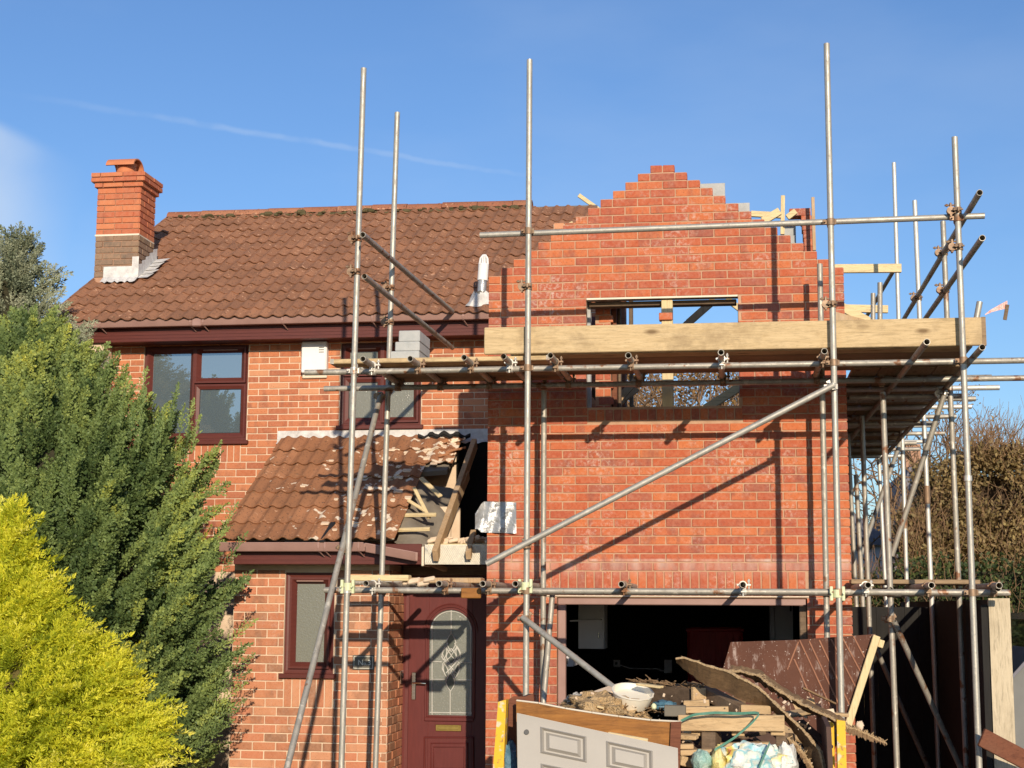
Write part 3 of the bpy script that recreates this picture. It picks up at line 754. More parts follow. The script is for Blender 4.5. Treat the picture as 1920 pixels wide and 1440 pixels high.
# --- chimney
def chimney():
    Yc = 3.05; dp = .46
    a = at(181, 400, Yc); b = at(262, 400, Yc); x0, x1 = a.x, b.x
    zt = at(220, 352, Yc).z; zj = at(220, 441, Yc).z; zbm = at(200, 505, Yc).z-.35
    ztop = at(220, 322, Yc-.06).z
    ch = MB().box(x0+.006, x1-.006, Yc+.006, Yc+dp-.006, zbm, ztop-.01).build('chimney', M_mort_c, house)
    h = (zt-zj)/8.0
    def stack(za, zb_, hh, ex, mat, k0=0):
        fl = []; sl_ = []
        nn = int(round((zb_-za)/hh))
        for k in range(nn):
            z = za+hh*(k+.5); w = x1-x0+2*ex; o = (k+k0) % 2
            cuts = [0, .43, .86, 1.0] if o else [0, .18, .60, 1.0]
            for c0, c1 in zip(cuts, cuts[1:]): fl.append((x0-ex+w*(c0+c1)/2, z, w*(c1-c0)-.008, hh-.0095))
            dd = dp+2*ex; cuts = [0, .5, 1.0] if not o else [0, .25, .75, 1.0]
            for c0, c1 in zip(cuts, cuts[1:]): sl_.append((Yc-ex+dd*(c0+c1)/2, z, dd*(c1-c0)-.008, hh-.0095))
        return fl, sl_
    f1, s1 = stack(zj, zt, h, 0, M_chim)
    f2, s2 = stack(zj-h*7, zj, h, 0, M_chim_old, 1)
    place_bricks(f1, ch, M_chim, 24, plane=Yc); place_bricks(s1, ch, M_chim, 14, face='x', plane=x1)
    place_bricks(f2, ch, M_chim_old, 14, plane=Yc); place_bricks(s2, ch, M_chim_old, 0, face='x', plane=x1)
    # projecting courses at the head
    hh = (ztop-zt)/3
    for k, ex in enumerate((.028, .06, .06)):
        za = zt+hh*k
        MB().box(x0-ex+.012, x1+ex-.012, Yc-ex+.012, Yc+dp+ex-.012, za, za+hh-.002).build('oversail', M_mort_c, ch)
        f, s = stack(za, za+hh, hh, ex, M_chim, k)
        place_bricks(f, ch, M_chim, 3, plane=Yc-ex); place_bricks(s, ch, M_chim, 2, face='x', plane=x1+ex)
    MB().box(x0-.005, x1+.005, Yc-.008, Yc+dp, zj-.008, zj+.012).build('damp_course', M_cream, ch)
    # flaunching, pot and half-round cowl
    cx, cyy = (x0+x1)/2+.01, Yc+dp/2-.06
    MB().cbox(x0+.02, x1-.02, Yc+.02, Yc+dp-.02, ztop-.01, ztop+.02, .015).build('flaunching', M_mort_c, ch)
    mb = MB(); zs = [(0, .118), (.02, .124), (.035, .112), (.06, .108), (.075, .116), (.09, .108), (.115, .112), (.13, .125)]
    n = 20; vs = [(cx+r*math.cos(2*math.pi*i/n), cyy+r*math.sin(2*math.pi*i/n), ztop+.02+z) for z, r in zs for i in range(n)]
    mb.add(vs, [(j*n+i, j*n+(i+1) % n, (j+1)*n+(i+1) % n, (j+1)*n+i) for j in range(len(zs)-1) for i in range(n)])
    mb.build('chimney_pot', M_terra, ch, smooth=True)
    mb = MB(); n = 12; vs = []; zc = ztop+.09
    for yy in (cyy-.17, cyy+.17):
        for rr in (.165, .145):
            for i in range(n+1):
                aa = math.pi*(.04+.92*i/n); vs.append((yy, rr, aa))
    # cowl axis runs along X so its open round end faces right
    V = [((cx-.02)+(1 if k >= 2*(n+1) else -1)*.17, cyy-rr*math.cos(aa), zc+rr*math.sin(aa)*.72) for k, (yy, rr, aa) in enumerate(vs)]
    m = n+1; fs = []
    for i in range(n):
        fs += [(i, i+1, 2*m+i+1, 2*m+i), (m+i+1, m+i, 3*m+i, 3*m+i+1), (i+1, i, m+i, m+i+1), (2*m+i, 2*m+i+1, 3*m+i+1, 3*m+i)]
    mb.add(V, fs); mb.build('cowl', M_terra, ch, smooth=True)
    # lead apron and stepped soakers
    def roofz(y): return 5.045+(y-2.02)*(1.985/3.18)+.02
    fl = MB(); n = 14; vs = []
    xa, xb = at(196, 485, Yc).x, x1+.02
    for i in range(n+1):
        xx = xa+(xb-xa)*i/n; y1 = Yc-.015
        vs += [(xx, y1, roofz(Yc)+.20), (xx, y1-.004, roofz(Yc)+.075), (xx, y1-.10, roofz(Yc-.1)+.060+.012*math.sin(i*2.4))]
    fl.add(vs, [(3*i+k, 3*i+3+k, 3*i+4+k, 3*i+1+k) for i in range(n) for k in range(2)])
    for k in range(5):                                          # side flashing climbing the slope
        y0 = Yc-.02+k*.11; z0 = roofz(y0)
        fl.add([(x1+.012, y0, z0+.06), (x1+.012, y0+.13, z0+.12), (x1+.013, y0+.13, z0+.27), (x1+.013, y0, z0+.23)], [(0, 1, 2, 3)])
        fl.add([(x1+.012, y0, z0+.07), (x1+.012, y0+.13, z0+.14), (x1+.15+.02*math.sin(k*2), y0+.15, z0+.155), (x1+.13, y0, z0+.075)], [(3, 2, 1, 0)])
    fl.add([(x1-.06, Yc-.02, roofz(Yc)+.06), (x1+.02, Yc-.022, roofz(Yc)+.06), (x1+.02, Yc-.022, roofz(Yc)+.31), (x1-.06, Yc-.02, roofz(Yc)+.31)], [(0, 1, 2, 3)])
    fl.build('flashing', M_leadw, ch, smooth=False)
chimney()

# --- porch roof (lean-to, half broken)
PE, PR = (0, .46, 2.635), (0, 2.40, 3.795)
E_, v_, u_, w_, L_ = roof_basis(PE, PR)
mb = MB(); a = E_+v_*.02; b = E_+v_*L_
def on_roof(x, s, up=0.): q = E_+v_*s+w_*up; return Vector((x, q.y, q.z))
mb.prism([on_roof(-2.60, .14), on_roof(-.98, .14), on_roof(-.96, L_*.66), on_roof(-.70, L_*.68), on_roof(-.68, L_), on_roof(-2.60, L_)], w_*-.05)
proof = mb.build('porch_roof', M_felt, house)
me_p = tile_mesh(M_tile_p)
PROWS = 7; PG = L_/PROWS
def keep(c, k, x): return x < (-.95 if k < 5 else -.7)
lay_tiles(proof, me_p, PE, PR, -2.62, 9, PROWS, PG, keep)
for x in (-.42,): pass
# lead flashing along the wall above it
mb = MB(); vs = []; n = 60
for i in range(n+1):
    x = -2.68+2.68*i/n; vs += [(x, YM-.012, 3.915), (x, YM-.014, 3.80), (x, YM-.06, 3.765+.012*math.cos(x*2*math.pi/.14)), ]
mb.add(vs, [(3*i+k, 3*i+3+k, 3*i+4+k, 3*i+1+k) for i in range(n) for k in range(2)])
mb.build('lead_flashing', M_leadw, house)
# lifted edge of torn tiles: dark felt lip
mb = MB(); vs = []; n = 18
for i in range(n+1):
    x = -1.12+.56*i/n; f = math.sin(math.pi*i/n); wv = .022*math.cos(x*2*math.pi/.14); q = on_roof(x, L_-.05, .055+.02*f+wv*.8); q2 = on_roof(x, L_-.02, .065+.035*f+wv); vs += [q, q2, q+Vector((0, .01, -.02)), q2+Vector((0, .02, -.02))]
fs = []
for i in range(n): a = 4*i; fs += [(a, a+4, a+5, a+1), (a+2, a+3, a+7, a+6), (a+1, a+5, a+7, a+3)]
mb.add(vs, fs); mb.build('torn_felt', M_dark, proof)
mb = MB(); r5 = random.Random(5)
for i in range(9):                                            # broken edges of the torn row
    x = -.78+r5.uniform(-.05, .16); q = on_roof(x, L_-r5.uniform(.05, .5), .05); mb.cob(q, Vector((1, .2, .3)).normalized(), Vector((-.2, 1, 0)).normalized(), Vector((0, -.3, 1)).normalized(), r5.uniform(.03, .08), r5.uniform(.02, .06), .012, .005)
stuff(mb.build('broken_tile', M_tile_p, proof))
mb = MB()
for i in range(70):                                           # lumps of plaster dropped on the tiles
    x = -.72-abs(r5.gauss(0, .55)); q = on_roof(x, r5.uniform(.1, L_*.9), .045)
    if x > -.95 and (q-on_roof(x, 0)).length < L_*.7: continue
    k = r5.uniform(.008, .032); mb.cob(q, Vector((1, .2*r5.random(), 0)).normalized(), v_, w_, k*1.5, k, k*.35, k*.25)
stuff(mb.build('plaster_lump', M_plaster, proof))
# hole: felt hanging, battens, rafters
mb = MB(); vs = []; n = 12
for i in range(n+1):
    for j in range(6):
        x = -.96+.36*j/5; s_ = .10+(L_*.60)*i/n; q = on_roof(x, s_, -.04-.20*(j/5)**1.3-.05*math.sin(i*1.1+j*.8)); vs.append(q)
mb.add(vs, [(i*6+j, i*6+j+1, i*6+j+7, i*6+j+6) for i in range(n) for j in range(5)])
mb.build('hanging_felt', M_felt, proof, smooth=True)
def batten(p, q, w=.035, h=.02, m=M_pine): return MB().beam(at(*p), at(*q), w, h, up=(0, -.5, .86)).build('batten', m, proof)
batten((752, 966, .92), (818, 965, .92), h=.03); batten((738, 994, .70), (806, 992, .70), h=.03)
batten((776, 914, 1.15), (805, 972, .95)); batten((765, 938, 1.05), (797, 958, 1.0)); batten((789, 896, 1.35), (826, 931, 1.2), .05)
MB().beam(at(890, 832, 2.22), at(816, 1042, .40), .052, .12, up=(0, -.5, .86)).build('rafter', M_rafter, proof)
MB().beam(at(876, 890, 1.75), at(838, 985, 1.0), .045, .10, up=(0, -.5, .86)).build('rafter', M_rafter, proof)
MB().beam(at(888, 1000, .80), at(878, 1042, .40), .05, .08, up=(0, -.5, .86)).build('rafter', M_rafter, proof)
MB().box(-.72, -.02, YM-.03, YM-.015, 2.5, 3.78).build('wall_shade', M_inwall, house)  # near-black sheet painting the gable's shadow on the wall behind the hole
a, b = at(838, 952, 1.6), at(862, 998, 1.6); MB().cbox(a.x, b.x, 1.6, 1.64, b.z-.1, a.z).build('plasterboard', M_plaster, proof)
a, b = at(815, 950, 1.4), at(845, 992, 1.4); MB().cbox(a.x, b.x, 1.4, 1.44, b.z-.1, a.z).build('plasterboard', M_plaster, proof)
# metal lath box at the broken eaves
la = MB().box(-.655, -.025, .50, .52, 2.445, 2.625).build('lath_panel', M_lath, proof)
mb = MB(); za, zb2 = 2.45, 2.62; x = -.65
while x < -.03:
    for sgn in (1, -1):
        mb.beam((x, .497, za), (min(x+.17*.62, -.027), .497, zb2) if sgn > 0 else (max(x-.17*.62, -.652), .497, zb2), .003, .005, up=(0, 1, 0), c=.001)
    x += .019
stuff(mb.build('lath_strand', M_galv3, la))
MB().cbox(-.64, -.04, .53, 1.2, 2.60, 2.635).build('wall_plate', M_pine, proof)
mb = MB()
for i in range(26):
    s_ = R.uniform(.015, .05); mb.cob(Vector((R.uniform(-.64, -.06), R.uniform(.56, 1.1), 2.65+R.uniform(0, .05))), Vector((1, .2, .2)).normalized(), Vector((-.2, 1, 0)).normalized(), Vector((0, 0, 1)), s_*1.4, s_, s_*.5, s_*.25)
stuff(mb.build('plaster_lump', M_plaster, proof))
# porch fascia, soffit, gutter
MB().cbox(-2.50, -.70, .565, .59, 2.445, 2.635, .004).build('fascia', M_maroon, house)
mb = MB()
for z in (2.485, 2.525, 2.565): mb.box(-2.50, -.70, .560, .567, z, z+.014)
mb.build('fascia_rib', M_maroon, house)
MB().box(-2.50, -.66, .59, YD, 2.455, 2.47).build('soffit', M_maroon, house)
MB().cbox(-.70, -.675, .56, .9, 2.43, 2.61).build('fascia_end', M_cream, house)
MB().beam(at(795, 1052, .62), at(835, 1068, .95), .05, .04).build('rafter', M_rafter, proof)
g2 = gutter(-2.60, 2.602, -1.22, 2.602, .50, parent=house)
g3 = gutter(-1.20, 2.596, -.73, 2.512, .495, parent=house); g3['label'] = 'sagging broken end of the porch gutter'
for px in (600, 612, 675): q = at(px, 1023, .50); gbracket(q.x, 2.602, .50, g2)
MB().beam(at(603, 1016, .43), at(625, 980, .70), .05, .02).build('gutter_arm', M_black, proof)
MB().cbox(-1.05, -.02, YD-.15, YD-.03, 2.36, 2.455).build('door_beam', M_oldw, house)

# --- front door
def front_door():
    x0, x1, z0, z1 = -1.060, -.165, .30, 2.36; y = YD
    d = MB().ring(x0, x1, z0, z1, .068, y-.01, y-.006, y+.06).build('door', M_maroond, house)
    lx0, lx1, lz0, lz1 = x0+.06, x1-.055, z0+.05, z1-.055
    gx0, gx1 = at(806, 1200, y).x, at(886, 1200, y).x; gz0 = at(845, 1341, y).z; gzt = at(847, 1143, y).z; gc = (gx0+gx1)/2; gr = (gx1-gx0)/2; gzs = gzt-gr*1.02
    # leaf with the arched opening cut out of it
    arch = [(gx0, gz0), (gx1, gz0)]+[(gc+gr*math.cos(math.pi*i/16), gzs+gr*1.02*math.sin(math.pi*i/16)) for i in range(17)]
    mb = MB()
    mb.cbox(lx0, gx0-.001, y-.028, y+.03, lz0, lz1, .003); mb.cbox(gx1+.001, lx1, y-.028, y+.03, lz0, lz1, .003)
    mb.box(gx0-.001, gx1+.001, y-.0275, y+.03, lz0, gz0)
    top = [(gx0-.001, gzs)]+[(gc+(gr+.0005)*math.cos(math.pi*(1-i/16)), gzs+gr*1.02*math.sin(math.pi*(1-i/16))) for i in range(17)]
    for (a, b), (c, e) in zip(top, top[1:]):
        if abs(c-a) > 1e-5: mb.prism([(a, y-.0275, b), (c, y-.0275, e), (c, y-.0275, lz1), (a, y-.0275, lz1)], (0, .057, 0))
    leaf = mb.build('door_leaf', M_maroond, d)
    # moulding round the glass
    def mould(pts, r, name='moulding', m=M_maroond, closed=True):
        P = [(a, y-.03, b) for a, b in pts]
        if closed: P.append(P[0])
        return MB().path(P, r, 8).build(name, m, d, smooth=True)
    out = [(gx0-.028, gz0-.022), (gx1+.028, gz0-.022)]+[(gc+(gr+.028)*math.cos(math.pi*i/18), gzs+(gr+.03)*1.02*math.sin(math.pi*i/18)) for i in range(19)]
    mould(out, .011); mould([(gc+(gr+.055)*math.cos(math.pi*i/18), gzs+(gr+.058)*math.sin(math.pi*i/18)) for i in range(19)], .007, closed=False)
    gl = MB().prism([(a, y-.004, b) for a, b in arch], (0, .01, 0)).build('pane', M_leaded, d)
    # lead cames
    P = lambda px, py: (at(px, py, y-.01).x, y-.008, at(px, py, y-.01).z)
    C = MB()
    def came(pts, r=.0055): C.path([P(*q) for q in pts], r, 6)
    came([(810, 1340), (810, 1180), (813, 1165)]); came([(882, 1340), (883, 1180), (880, 1165)])
    came([(806, 1336), (886, 1337)]); came([(806, 1274), (834, 1274)]); came([(858, 1275), (886, 1275)])
    came([(806, 1240), (828, 1241)]); came([(864, 1242), (886, 1242)]); came([(846, 1144), (846, 1188)]); came([(844, 1296), (844, 1340)])
    came([(846+38*math.cos(a), 1182-36*math.sin(a)) for a in [math.pi*i/14 for i in range(15)]])
    def petal(cx, y0, y1, w, lean=0):
        n = 10; L_ = [(cx-w*math.sin(math.pi*i/n)+lean*i/n, y0+(y1-y0)*i/n) for i in range(n+1)]; Rr = [(cx+w*math.sin(math.pi*i/n)+lean*i/n, y0+(y1-y0)*i/n) for i in range(n+1)]
        came(L_, .005); came(Rr, .005)
        MB().prism([(P(*q)[0], y-.0065, P(*q)[2]) for q in L_+Rr[::-1][1:-1]], (0, .002, 0)).build('glass_petal', M_dglass, d)
    petal(846, 1187, 1222, 8); petal(844.5, 1262, 1296, 8); petal(846, 1216, 1246, 9)
    for sg in (-1, 1):
        came([(846+sg*(-10), 1214), (846+sg*2, 1232), (846+sg*16, 1244), (846+sg*17, 1254), (846+sg*10, 1268)], .005)
        came([(846+sg*6, 1206), (846+sg*15, 1222), (846+sg*18, 1232), (846+sg*6, 1246), (846-sg*10, 1262)], .005)
        came([(846+sg*17, 1224), (846+sg*12, 1236), (846-sg*2, 1254), (846+sg*8, 1272)], .004)
        petal(846+sg*13, 1244, 1272, 4, -sg*6); petal(846+sg*11, 1212, 1238, 4, sg*4)
    C.build('lead_came', M_came, d, smooth=True)
    # lower panel mouldings
    def rect(ax, ay, bx, by): return [(at(ax, by, y).x, at(ax, by, y).z), (at(bx, by, y).x, at(bx, by, y).z), (at(bx, ay, y).x, at(bx, ay, y).z), (at(ax, ay, y).x, at(ax, ay, y).z)]
    mould(rect(797, 1382, 889, 1470), .012); mould(rect(809, 1393, 878, 1452), .008); mould(rect(814, 1400, 871, 1440), .006)
    r_ = rect(797, 1346, 889, 1349); MB().cbox(r_[0][0], r_[1][0], y-.045, y-.028, r_[0][1]-.012, r_[2][1]+.004).build('weatherbar', M_maroond, d)
    a, b = at(818, 1358, y), at(866, 1371, y)
    lb = MB().cbox(a.x, b.x, y-.036, y-.027, b.z, a.z, .004).build('letterbox', M_brass, d)
    MB().cbox(a.x+.02, b.x-.02, y-.040, y-.035, b.z+.014, a.z-.012, .003).build('flap', M_brass, lb)
    a, b = at(774, 1260, y), at(780, 1312, y)
    hp = MB().cbox(a.x-.004, b.x+.004, y-.04, y-.027, b.z, a.z, .006).build('handle_plate', M_chrome, d)
    c = at(776, 1280, y-.03)
    MB().path([(c.x, y-.03, c.z), (c.x, y-.075, c.z), (c.x+.03, y-.085, c.z), (c.x+.13, y-.085, c.z-.004)], .009, 8).build('handle', M_chrome, d, smooth=True)
    MB().box(x0, x1+.25, y-.25, y+.1, 0, z0).build('doorstep', M_slate, d)
    MB().box(x1, -.005, y, y+.06, z0, 2.4).build('side_filler', M_black, d)
    MB().box(x0, -.005, y-.02, y+.06, z1, 2.47).build('head_filler', M_maroond, d)
front_door()
# ================================================================== things on the house walls
def alarm_box():
    a, b = at(570, 643, YM), at(616, 706, YM); t = thing('alarm_box', 'white louvred box with a small black dome fixed under the eaves', 'alarm box', (a.x, YM, b.z))
    MB().cbox(a.x, b.x, YM-.10, YM-.007, b.z+.03, a.z, .012).build('cover', M_white, t)
    MB().cbox(a.x+.0, b.x-.01, YM-.04, YM-.008, b.z-.02, b.z+.028).build('base_plate', M_cream, t)
    mb = MB()
    for i in range(3):
        z = a.z-.07-.025*i; mb.cbox(b.x-.085, b.x-.03, YM-.105, YM-.099, z-.004, z+.004, .001); mb.box(a.x-.003, a.x+.003, YM-.09, YM-.03, z-.006, z+.004)
    mb.build('louvre', M_slate, t)
    c = Vector(((a.x+b.x)/2-.03, YM-.06, a.z))
    mb = MB(); mb.tube(c, c+Vector((0, 0, .025)), .035, 14); mb.tube(c+Vector((0, 0, .025)), c+Vector((0, 0, .045)), .033, 14, .02); mb.build('dome', M_black, t)
alarm_box()
def text_mesh(name, runs, x, z, y, mat, parent, cap):
    """flat lettering facing -Y; runs = (text, size)"""
    for s, size in runs:
        cu = bpy.data.curves.new('t', 'FONT'); cu.body = s; cu.size = size; cu.extrude = .0015
        ob = bpy.data.objects.new('t', cu); COL.objects.link(ob); dg = bpy.context.evaluated_depsgraph_get(); dg.update()
        me = bpy.data.meshes.new_from_object(ob.evaluated_get(dg)); bpy.data.objects.remove(ob)
        me.materials.clear(); me.materials.append(mat)
        xs = [v.co.x for v in me.vertices]
        o = bpy.data.objects.new(name, me); COL.objects.link(o); _place(o, parent, Vector((x, y, z))); o.rotation_euler = (math.pi/2, 0, 0)
        x += max(xs)+size*.07
def number_sign():
    y = YP-.008; a, b = at(682-22, 1227, y), at(702, 1256, y); a = at(662, 1228, y)
    t = thing('house_sign', 'slate grey number plaque with cream border reading No.3', 'sign', (a.x, y, b.z))
    MB().cbox(a.x, b.x, y-.014, y, b.z, a.z, .002).build('plaque', M_slate, t)
    w = .006; X0, X1, Z0, Z1 = a.x+.012, b.x-.012, b.z+.012, a.z-.012; yy = y-.0155
    mb = MB()
    for q in ((X0, X1, Z0, Z0+.004), (X0, X1, Z1-.004, Z1), (X0, X0+.004, Z0+.004, Z1-.004), (X1-.004, X1, Z0+.004, Z1-.004)): mb.box(q[0], q[1], yy, yy+.002, q[2], q[3])
    mb.build('border', M_text, t)
    hgt = (a.z-b.z)
    text_mesh('lettering', [('N', hgt*.52), ('o.', hgt*.36), ('3', hgt*.52)], a.x+.05, (a.z+b.z)/2-hgt*.18, yy-.001, M_text, t, hgt)
number_sign()
q = at(751, 1268, YD-.12); 
tb = thing('doorbell', 'small silver bell push on the brick return beside the front door', 'doorbell', (-1.06, 1.38, q.z))
MB().cbox(-1.058, -1.036, 1.33, 1.43, q.z-.075, q.z+.055, .006).build('case', M_chrome, tb)
MB().cbox(-1.037, -1.032, 1.35, 1.41, q.z-.02, q.z+.03, .002).build('button', M_black, tb)
def foil():
    mb = MB(); vs = []; nx, nz = 14, 8; a = (891, 940); 
    for i in range(nx+1):
        for j in range(nz+1):
            px = 891+(968-891)*i/nx; top = 941 if px > 905 else 941+(905-px)*1.7; bot = 999 if px > 900 else 993
            py = top+(bot-top)*j/nz+(px-930)*.03
            dy = -.03-.012*math.sin(i*1.3+j*.5)-.006*math.sin(j*1.7+i)-(.05 if i < 3 else 0)*(3-i)/3
            vs.append(at(px, py, dy))
    m = nz+1; n = len(vs); vs2 = vs+[q+Vector((0, .003, 0)) for q in vs]
    fs = [(i*m+j, i*m+j+1, (i+1)*m+j+1, (i+1)*m+j) for i in range(nx) for j in range(nz)]; fs += [tuple(n+k for k in reversed(f)) for f in fs]
    mb.add(vs2, fs); o = mb.build('lead_sheet', M_foil, smooth=True); tag(o, 'crumpled shiny lead sheet stuck out from the corner of the new brick wall', 'metal sheet')
foil()

# ================================================================== NEW EXTENSION
ext = thing('extension', 'new red brick garage extension with an unfinished stepped gable', 'extension', (1.57, 0, 0))
ZT = 6.0
WIN = (.890, 2.225, 3.795, ZT-16*H)
GAR = (.63, 2.765, -.1, ZT-48*H-.215)
NTOP = 80
def gedge(k):                       # k counts courses up from the ground
    c = NTOP-1-k                    # 0 = top course
    if c < 13: return ((13-c)*.1125, (13-c)*.1125+(c+1)*.225-.0)
    return (0., 3.15)
z0 = ZT-NTOP*H
def gpiece(k): a, b = gedge(k); return a, b
gm = MB()
for k in range(NTOP):
    a, b = gedge(k); za, zb_ = z0+k*H, z0+(k+1)*H
    spans = [(a+.006, b-.012)]
    for o in (WIN, GAR):
        if zb_-.02 > o[2] and za+.02 < o[3]:
            ns = []
            for s0, s1 in spans:
                if o[0] > s0: ns.append((s0, min(s1, o[0]-.004)))
                if o[1] < s1: ns.append((max(s0, o[1]+.004), s1))
            spans = ns
    top = zb_ if k < NTOP-1 else zb_-.012
    for s0, s1 in spans: gm.box(s0, s1, .0, .10, za, top)
fw = gm.build('front_wall', M_mort_g, ext)
SOLD = (GAR[0]-.13, GAR[1]+.02, ZT-48*H-.215, ZT-48*H)
SILL = (.92-.02, 2.24, WIN[2]-.075*1-.03, WIN[2])
bl = courses(0., 3.15, z0, NTOP, H, [WIN, GAR, SOLD, SILL], edge=gedge, start=1)
def gscore(b):
    s = b[2]*4
    if 3.7 < b[1] < 4.32: s -= 1.      # behind the deck
    if b[1] < 1.45: s -= 1.
    return s+R.random()*.05
place_bricks(bl, fw, M_gable, 285, score=gscore)
mb = MB(); x = SOLD[0]
while x+.075 <= SOLD[1]+.01: mb.cbox(x+.005, x+.07, -.006-R.uniform(-.001, .002), .095, SOLD[2]+.005, SOLD[3]-.005, .004); x += .0755
stuff(mb.build('soldier_brick', M_gable, fw))
mb = MB(); x = SILL[0]
while x+.075 <= SILL[1]+.02: mb.cbox(x+.005, x+.07, -.008, .095, SILL[2]+.004, SILL[3]-.006, .004); x += .0755
stuff(mb.build('sill_brick', M_gable, fw))
# window head lintel
MB().box(WIN[0]-.0, WIN[1]+.0, -.004, .012, WIN[3]-.012, WIN[3]+.004).build('lintel_edge', M_cream, ext)
MB().box(WIN[0]-.1, WIN[1]+.1, .012, .10, WIN[3]-.012, WIN[3]-.002).build('lintel', M_galv2, ext)
MB().cbox(WIN[0]+.01, WIN[1]-.01, .10, .22, WIN[3]-.055, WIN[3]-.014).build('lintel', M_oldw, ext)
# inner leaf of grey blocks
il = MB()
inner = il.box(.02, WIN[0]+.02, .155, .25, GAR[3]+.2, 4.9).box(.02, GAR[0]-.02, .155, .25, 0, GAR[3]+.2).box(WIN[1]-.0, 3.12, .155, .25, GAR[3]+.2, 4.75).box(GAR[1]+.02, 3.12, .155, .25, 0, GAR[3]+.2).box(WIN[0], WIN[1], .155, .25, GAR[3], WIN[2]-.01).build('block_leaf', M_block, ext)
n = 0
for k in range(6):
    z = 4.78+k*.222; half = 1.57-k*.30-.13
    x = 1.57-half
    while x < 1.57+half+.08:
        if not (WIN[0]-.4 < x < WIN[1]-.02 and z < WIN[3]):
            MB().cbox(x, min(x+.43, 1.57+half+.10), .16, .255, z, z+.212, .004).build('block', M_block, inner)
        x += .44
for px, py, w_b in ((1347, 356, .26), (1393, 393, .3)):
    p = at(px, py, .2); MB().cbox(p.x-w_b, p.x+.06, .15, .25, p.z-.11, p.z+.05, .004).build('block', M_block, inner)
# timber prop and loose brick in the window opening
a, b = at(1240, 553, .06), at(1261, 553, .06)
MB().cbox(a.x, b.x, .03, .13, WIN[2], WIN[3]-.02).build('timber_prop', M_pinez, ext)
p = at(1250, 594, .02); MB().cbox(a.x-.02, b.x+.0, -.0, .10, p.z-.03, p.z+.035, .004).build('brick', M_gable, ext)
pier = MB().box(.935, 1.075, .36, .76, 2.55, 5.2).build('brick_pier', M_mort_g, ext)
place_bricks([(.972+(.06 if k % 2 else 0), 3.5+.0755*(k+.5), .07 if k % 2 == 0 else .13, .065) for k in range(22)]+[(1.045, 3.5+.0755*(k+.5), .055, .065) for k in range(0, 22, 2)], pier, M_gable, 0, plane=.36)
MB().cbox(1.078, 1.125, .42, .62, 2.55, 5.2).build('door_lining', M_brownp, ext); MB().cbox(1.13, 1.155, .5, .6, 2.55, 5.2).build('stud', M_oldw, ext)
# raking timbers seen through the opening
def eb(name, p0, p1, w, h, mat=M_pine, up=(0, 0, 1)): return MB().beam(at(*p0), at(*p1), w, h, up).build(name, mat, ext)
eb('brace', (1340, 562, 1.6), (1290, 606, 1.6), .05, .07, M_rafter); eb('brace', (1290, 606, 1.6), (1150, 760, 1.6), .05, .07, M_rafter)
eb('brace', (1362, 560, 2.4), (1388, 580, 2.4), .05, .06); eb('brace', (1388, 725, 1.2), (1320, 768, 1.2), .05, .08)
eb('brace', (1106, 730, .9), (1140, 768, .9), .05, .06, M_oldw); eb('brace', (1162, 755, 2.0), (1196, 728, 2.0), .05, .06, M_rafter)
# side wall, floor and garage interior
sw = MB().box(3.03, 3.135, .1, 6.5, 0, 60*H).build('side_wall', M_mort_g, ext)
place_bricks(courses(.105, 6.5, 0, 60, H), sw, M_gable, 0, face='x', plane=3.135)
MB().box(.0, .10, .1, YM, 0, 4.9).build('link_wall', M_mort_g, ext)
MB().box(.1, 3.03, .26, 6.4, 2.42, 2.52).build('upper_floor', M_oldw, ext)
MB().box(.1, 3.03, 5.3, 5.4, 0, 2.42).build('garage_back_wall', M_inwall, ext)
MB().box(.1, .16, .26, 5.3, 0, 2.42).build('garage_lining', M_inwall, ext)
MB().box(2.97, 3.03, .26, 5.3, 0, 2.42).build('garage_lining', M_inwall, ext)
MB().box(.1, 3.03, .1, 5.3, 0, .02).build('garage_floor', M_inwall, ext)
# garage door frame
gz = GAR[3]
MB().box(GAR[0]-.13, GAR[1]+.02, -.012, .01, gz-.004, gz+.004).build('lintel_edge', M_cream, ext)
MB().cbox(GAR[0], GAR[1], .03, .10, gz-.075, gz-.008).build('frame_head', M_gutter, ext)
MB().cbox(GAR[0], GAR[0]+.07, .03, .10, 0, gz-.075).build('frame_jamb', M_gutter, ext)
MB().cbox(GAR[1]-.06, GAR[1], .03, .10, 0, gz-.075).build('frame_jamb', M_oldw, ext)
MB().cbox(GAR[0]-.06, GAR[0]-.004, .02, .09, 0, 1.25).build('jamb_strip', M_white, ext)
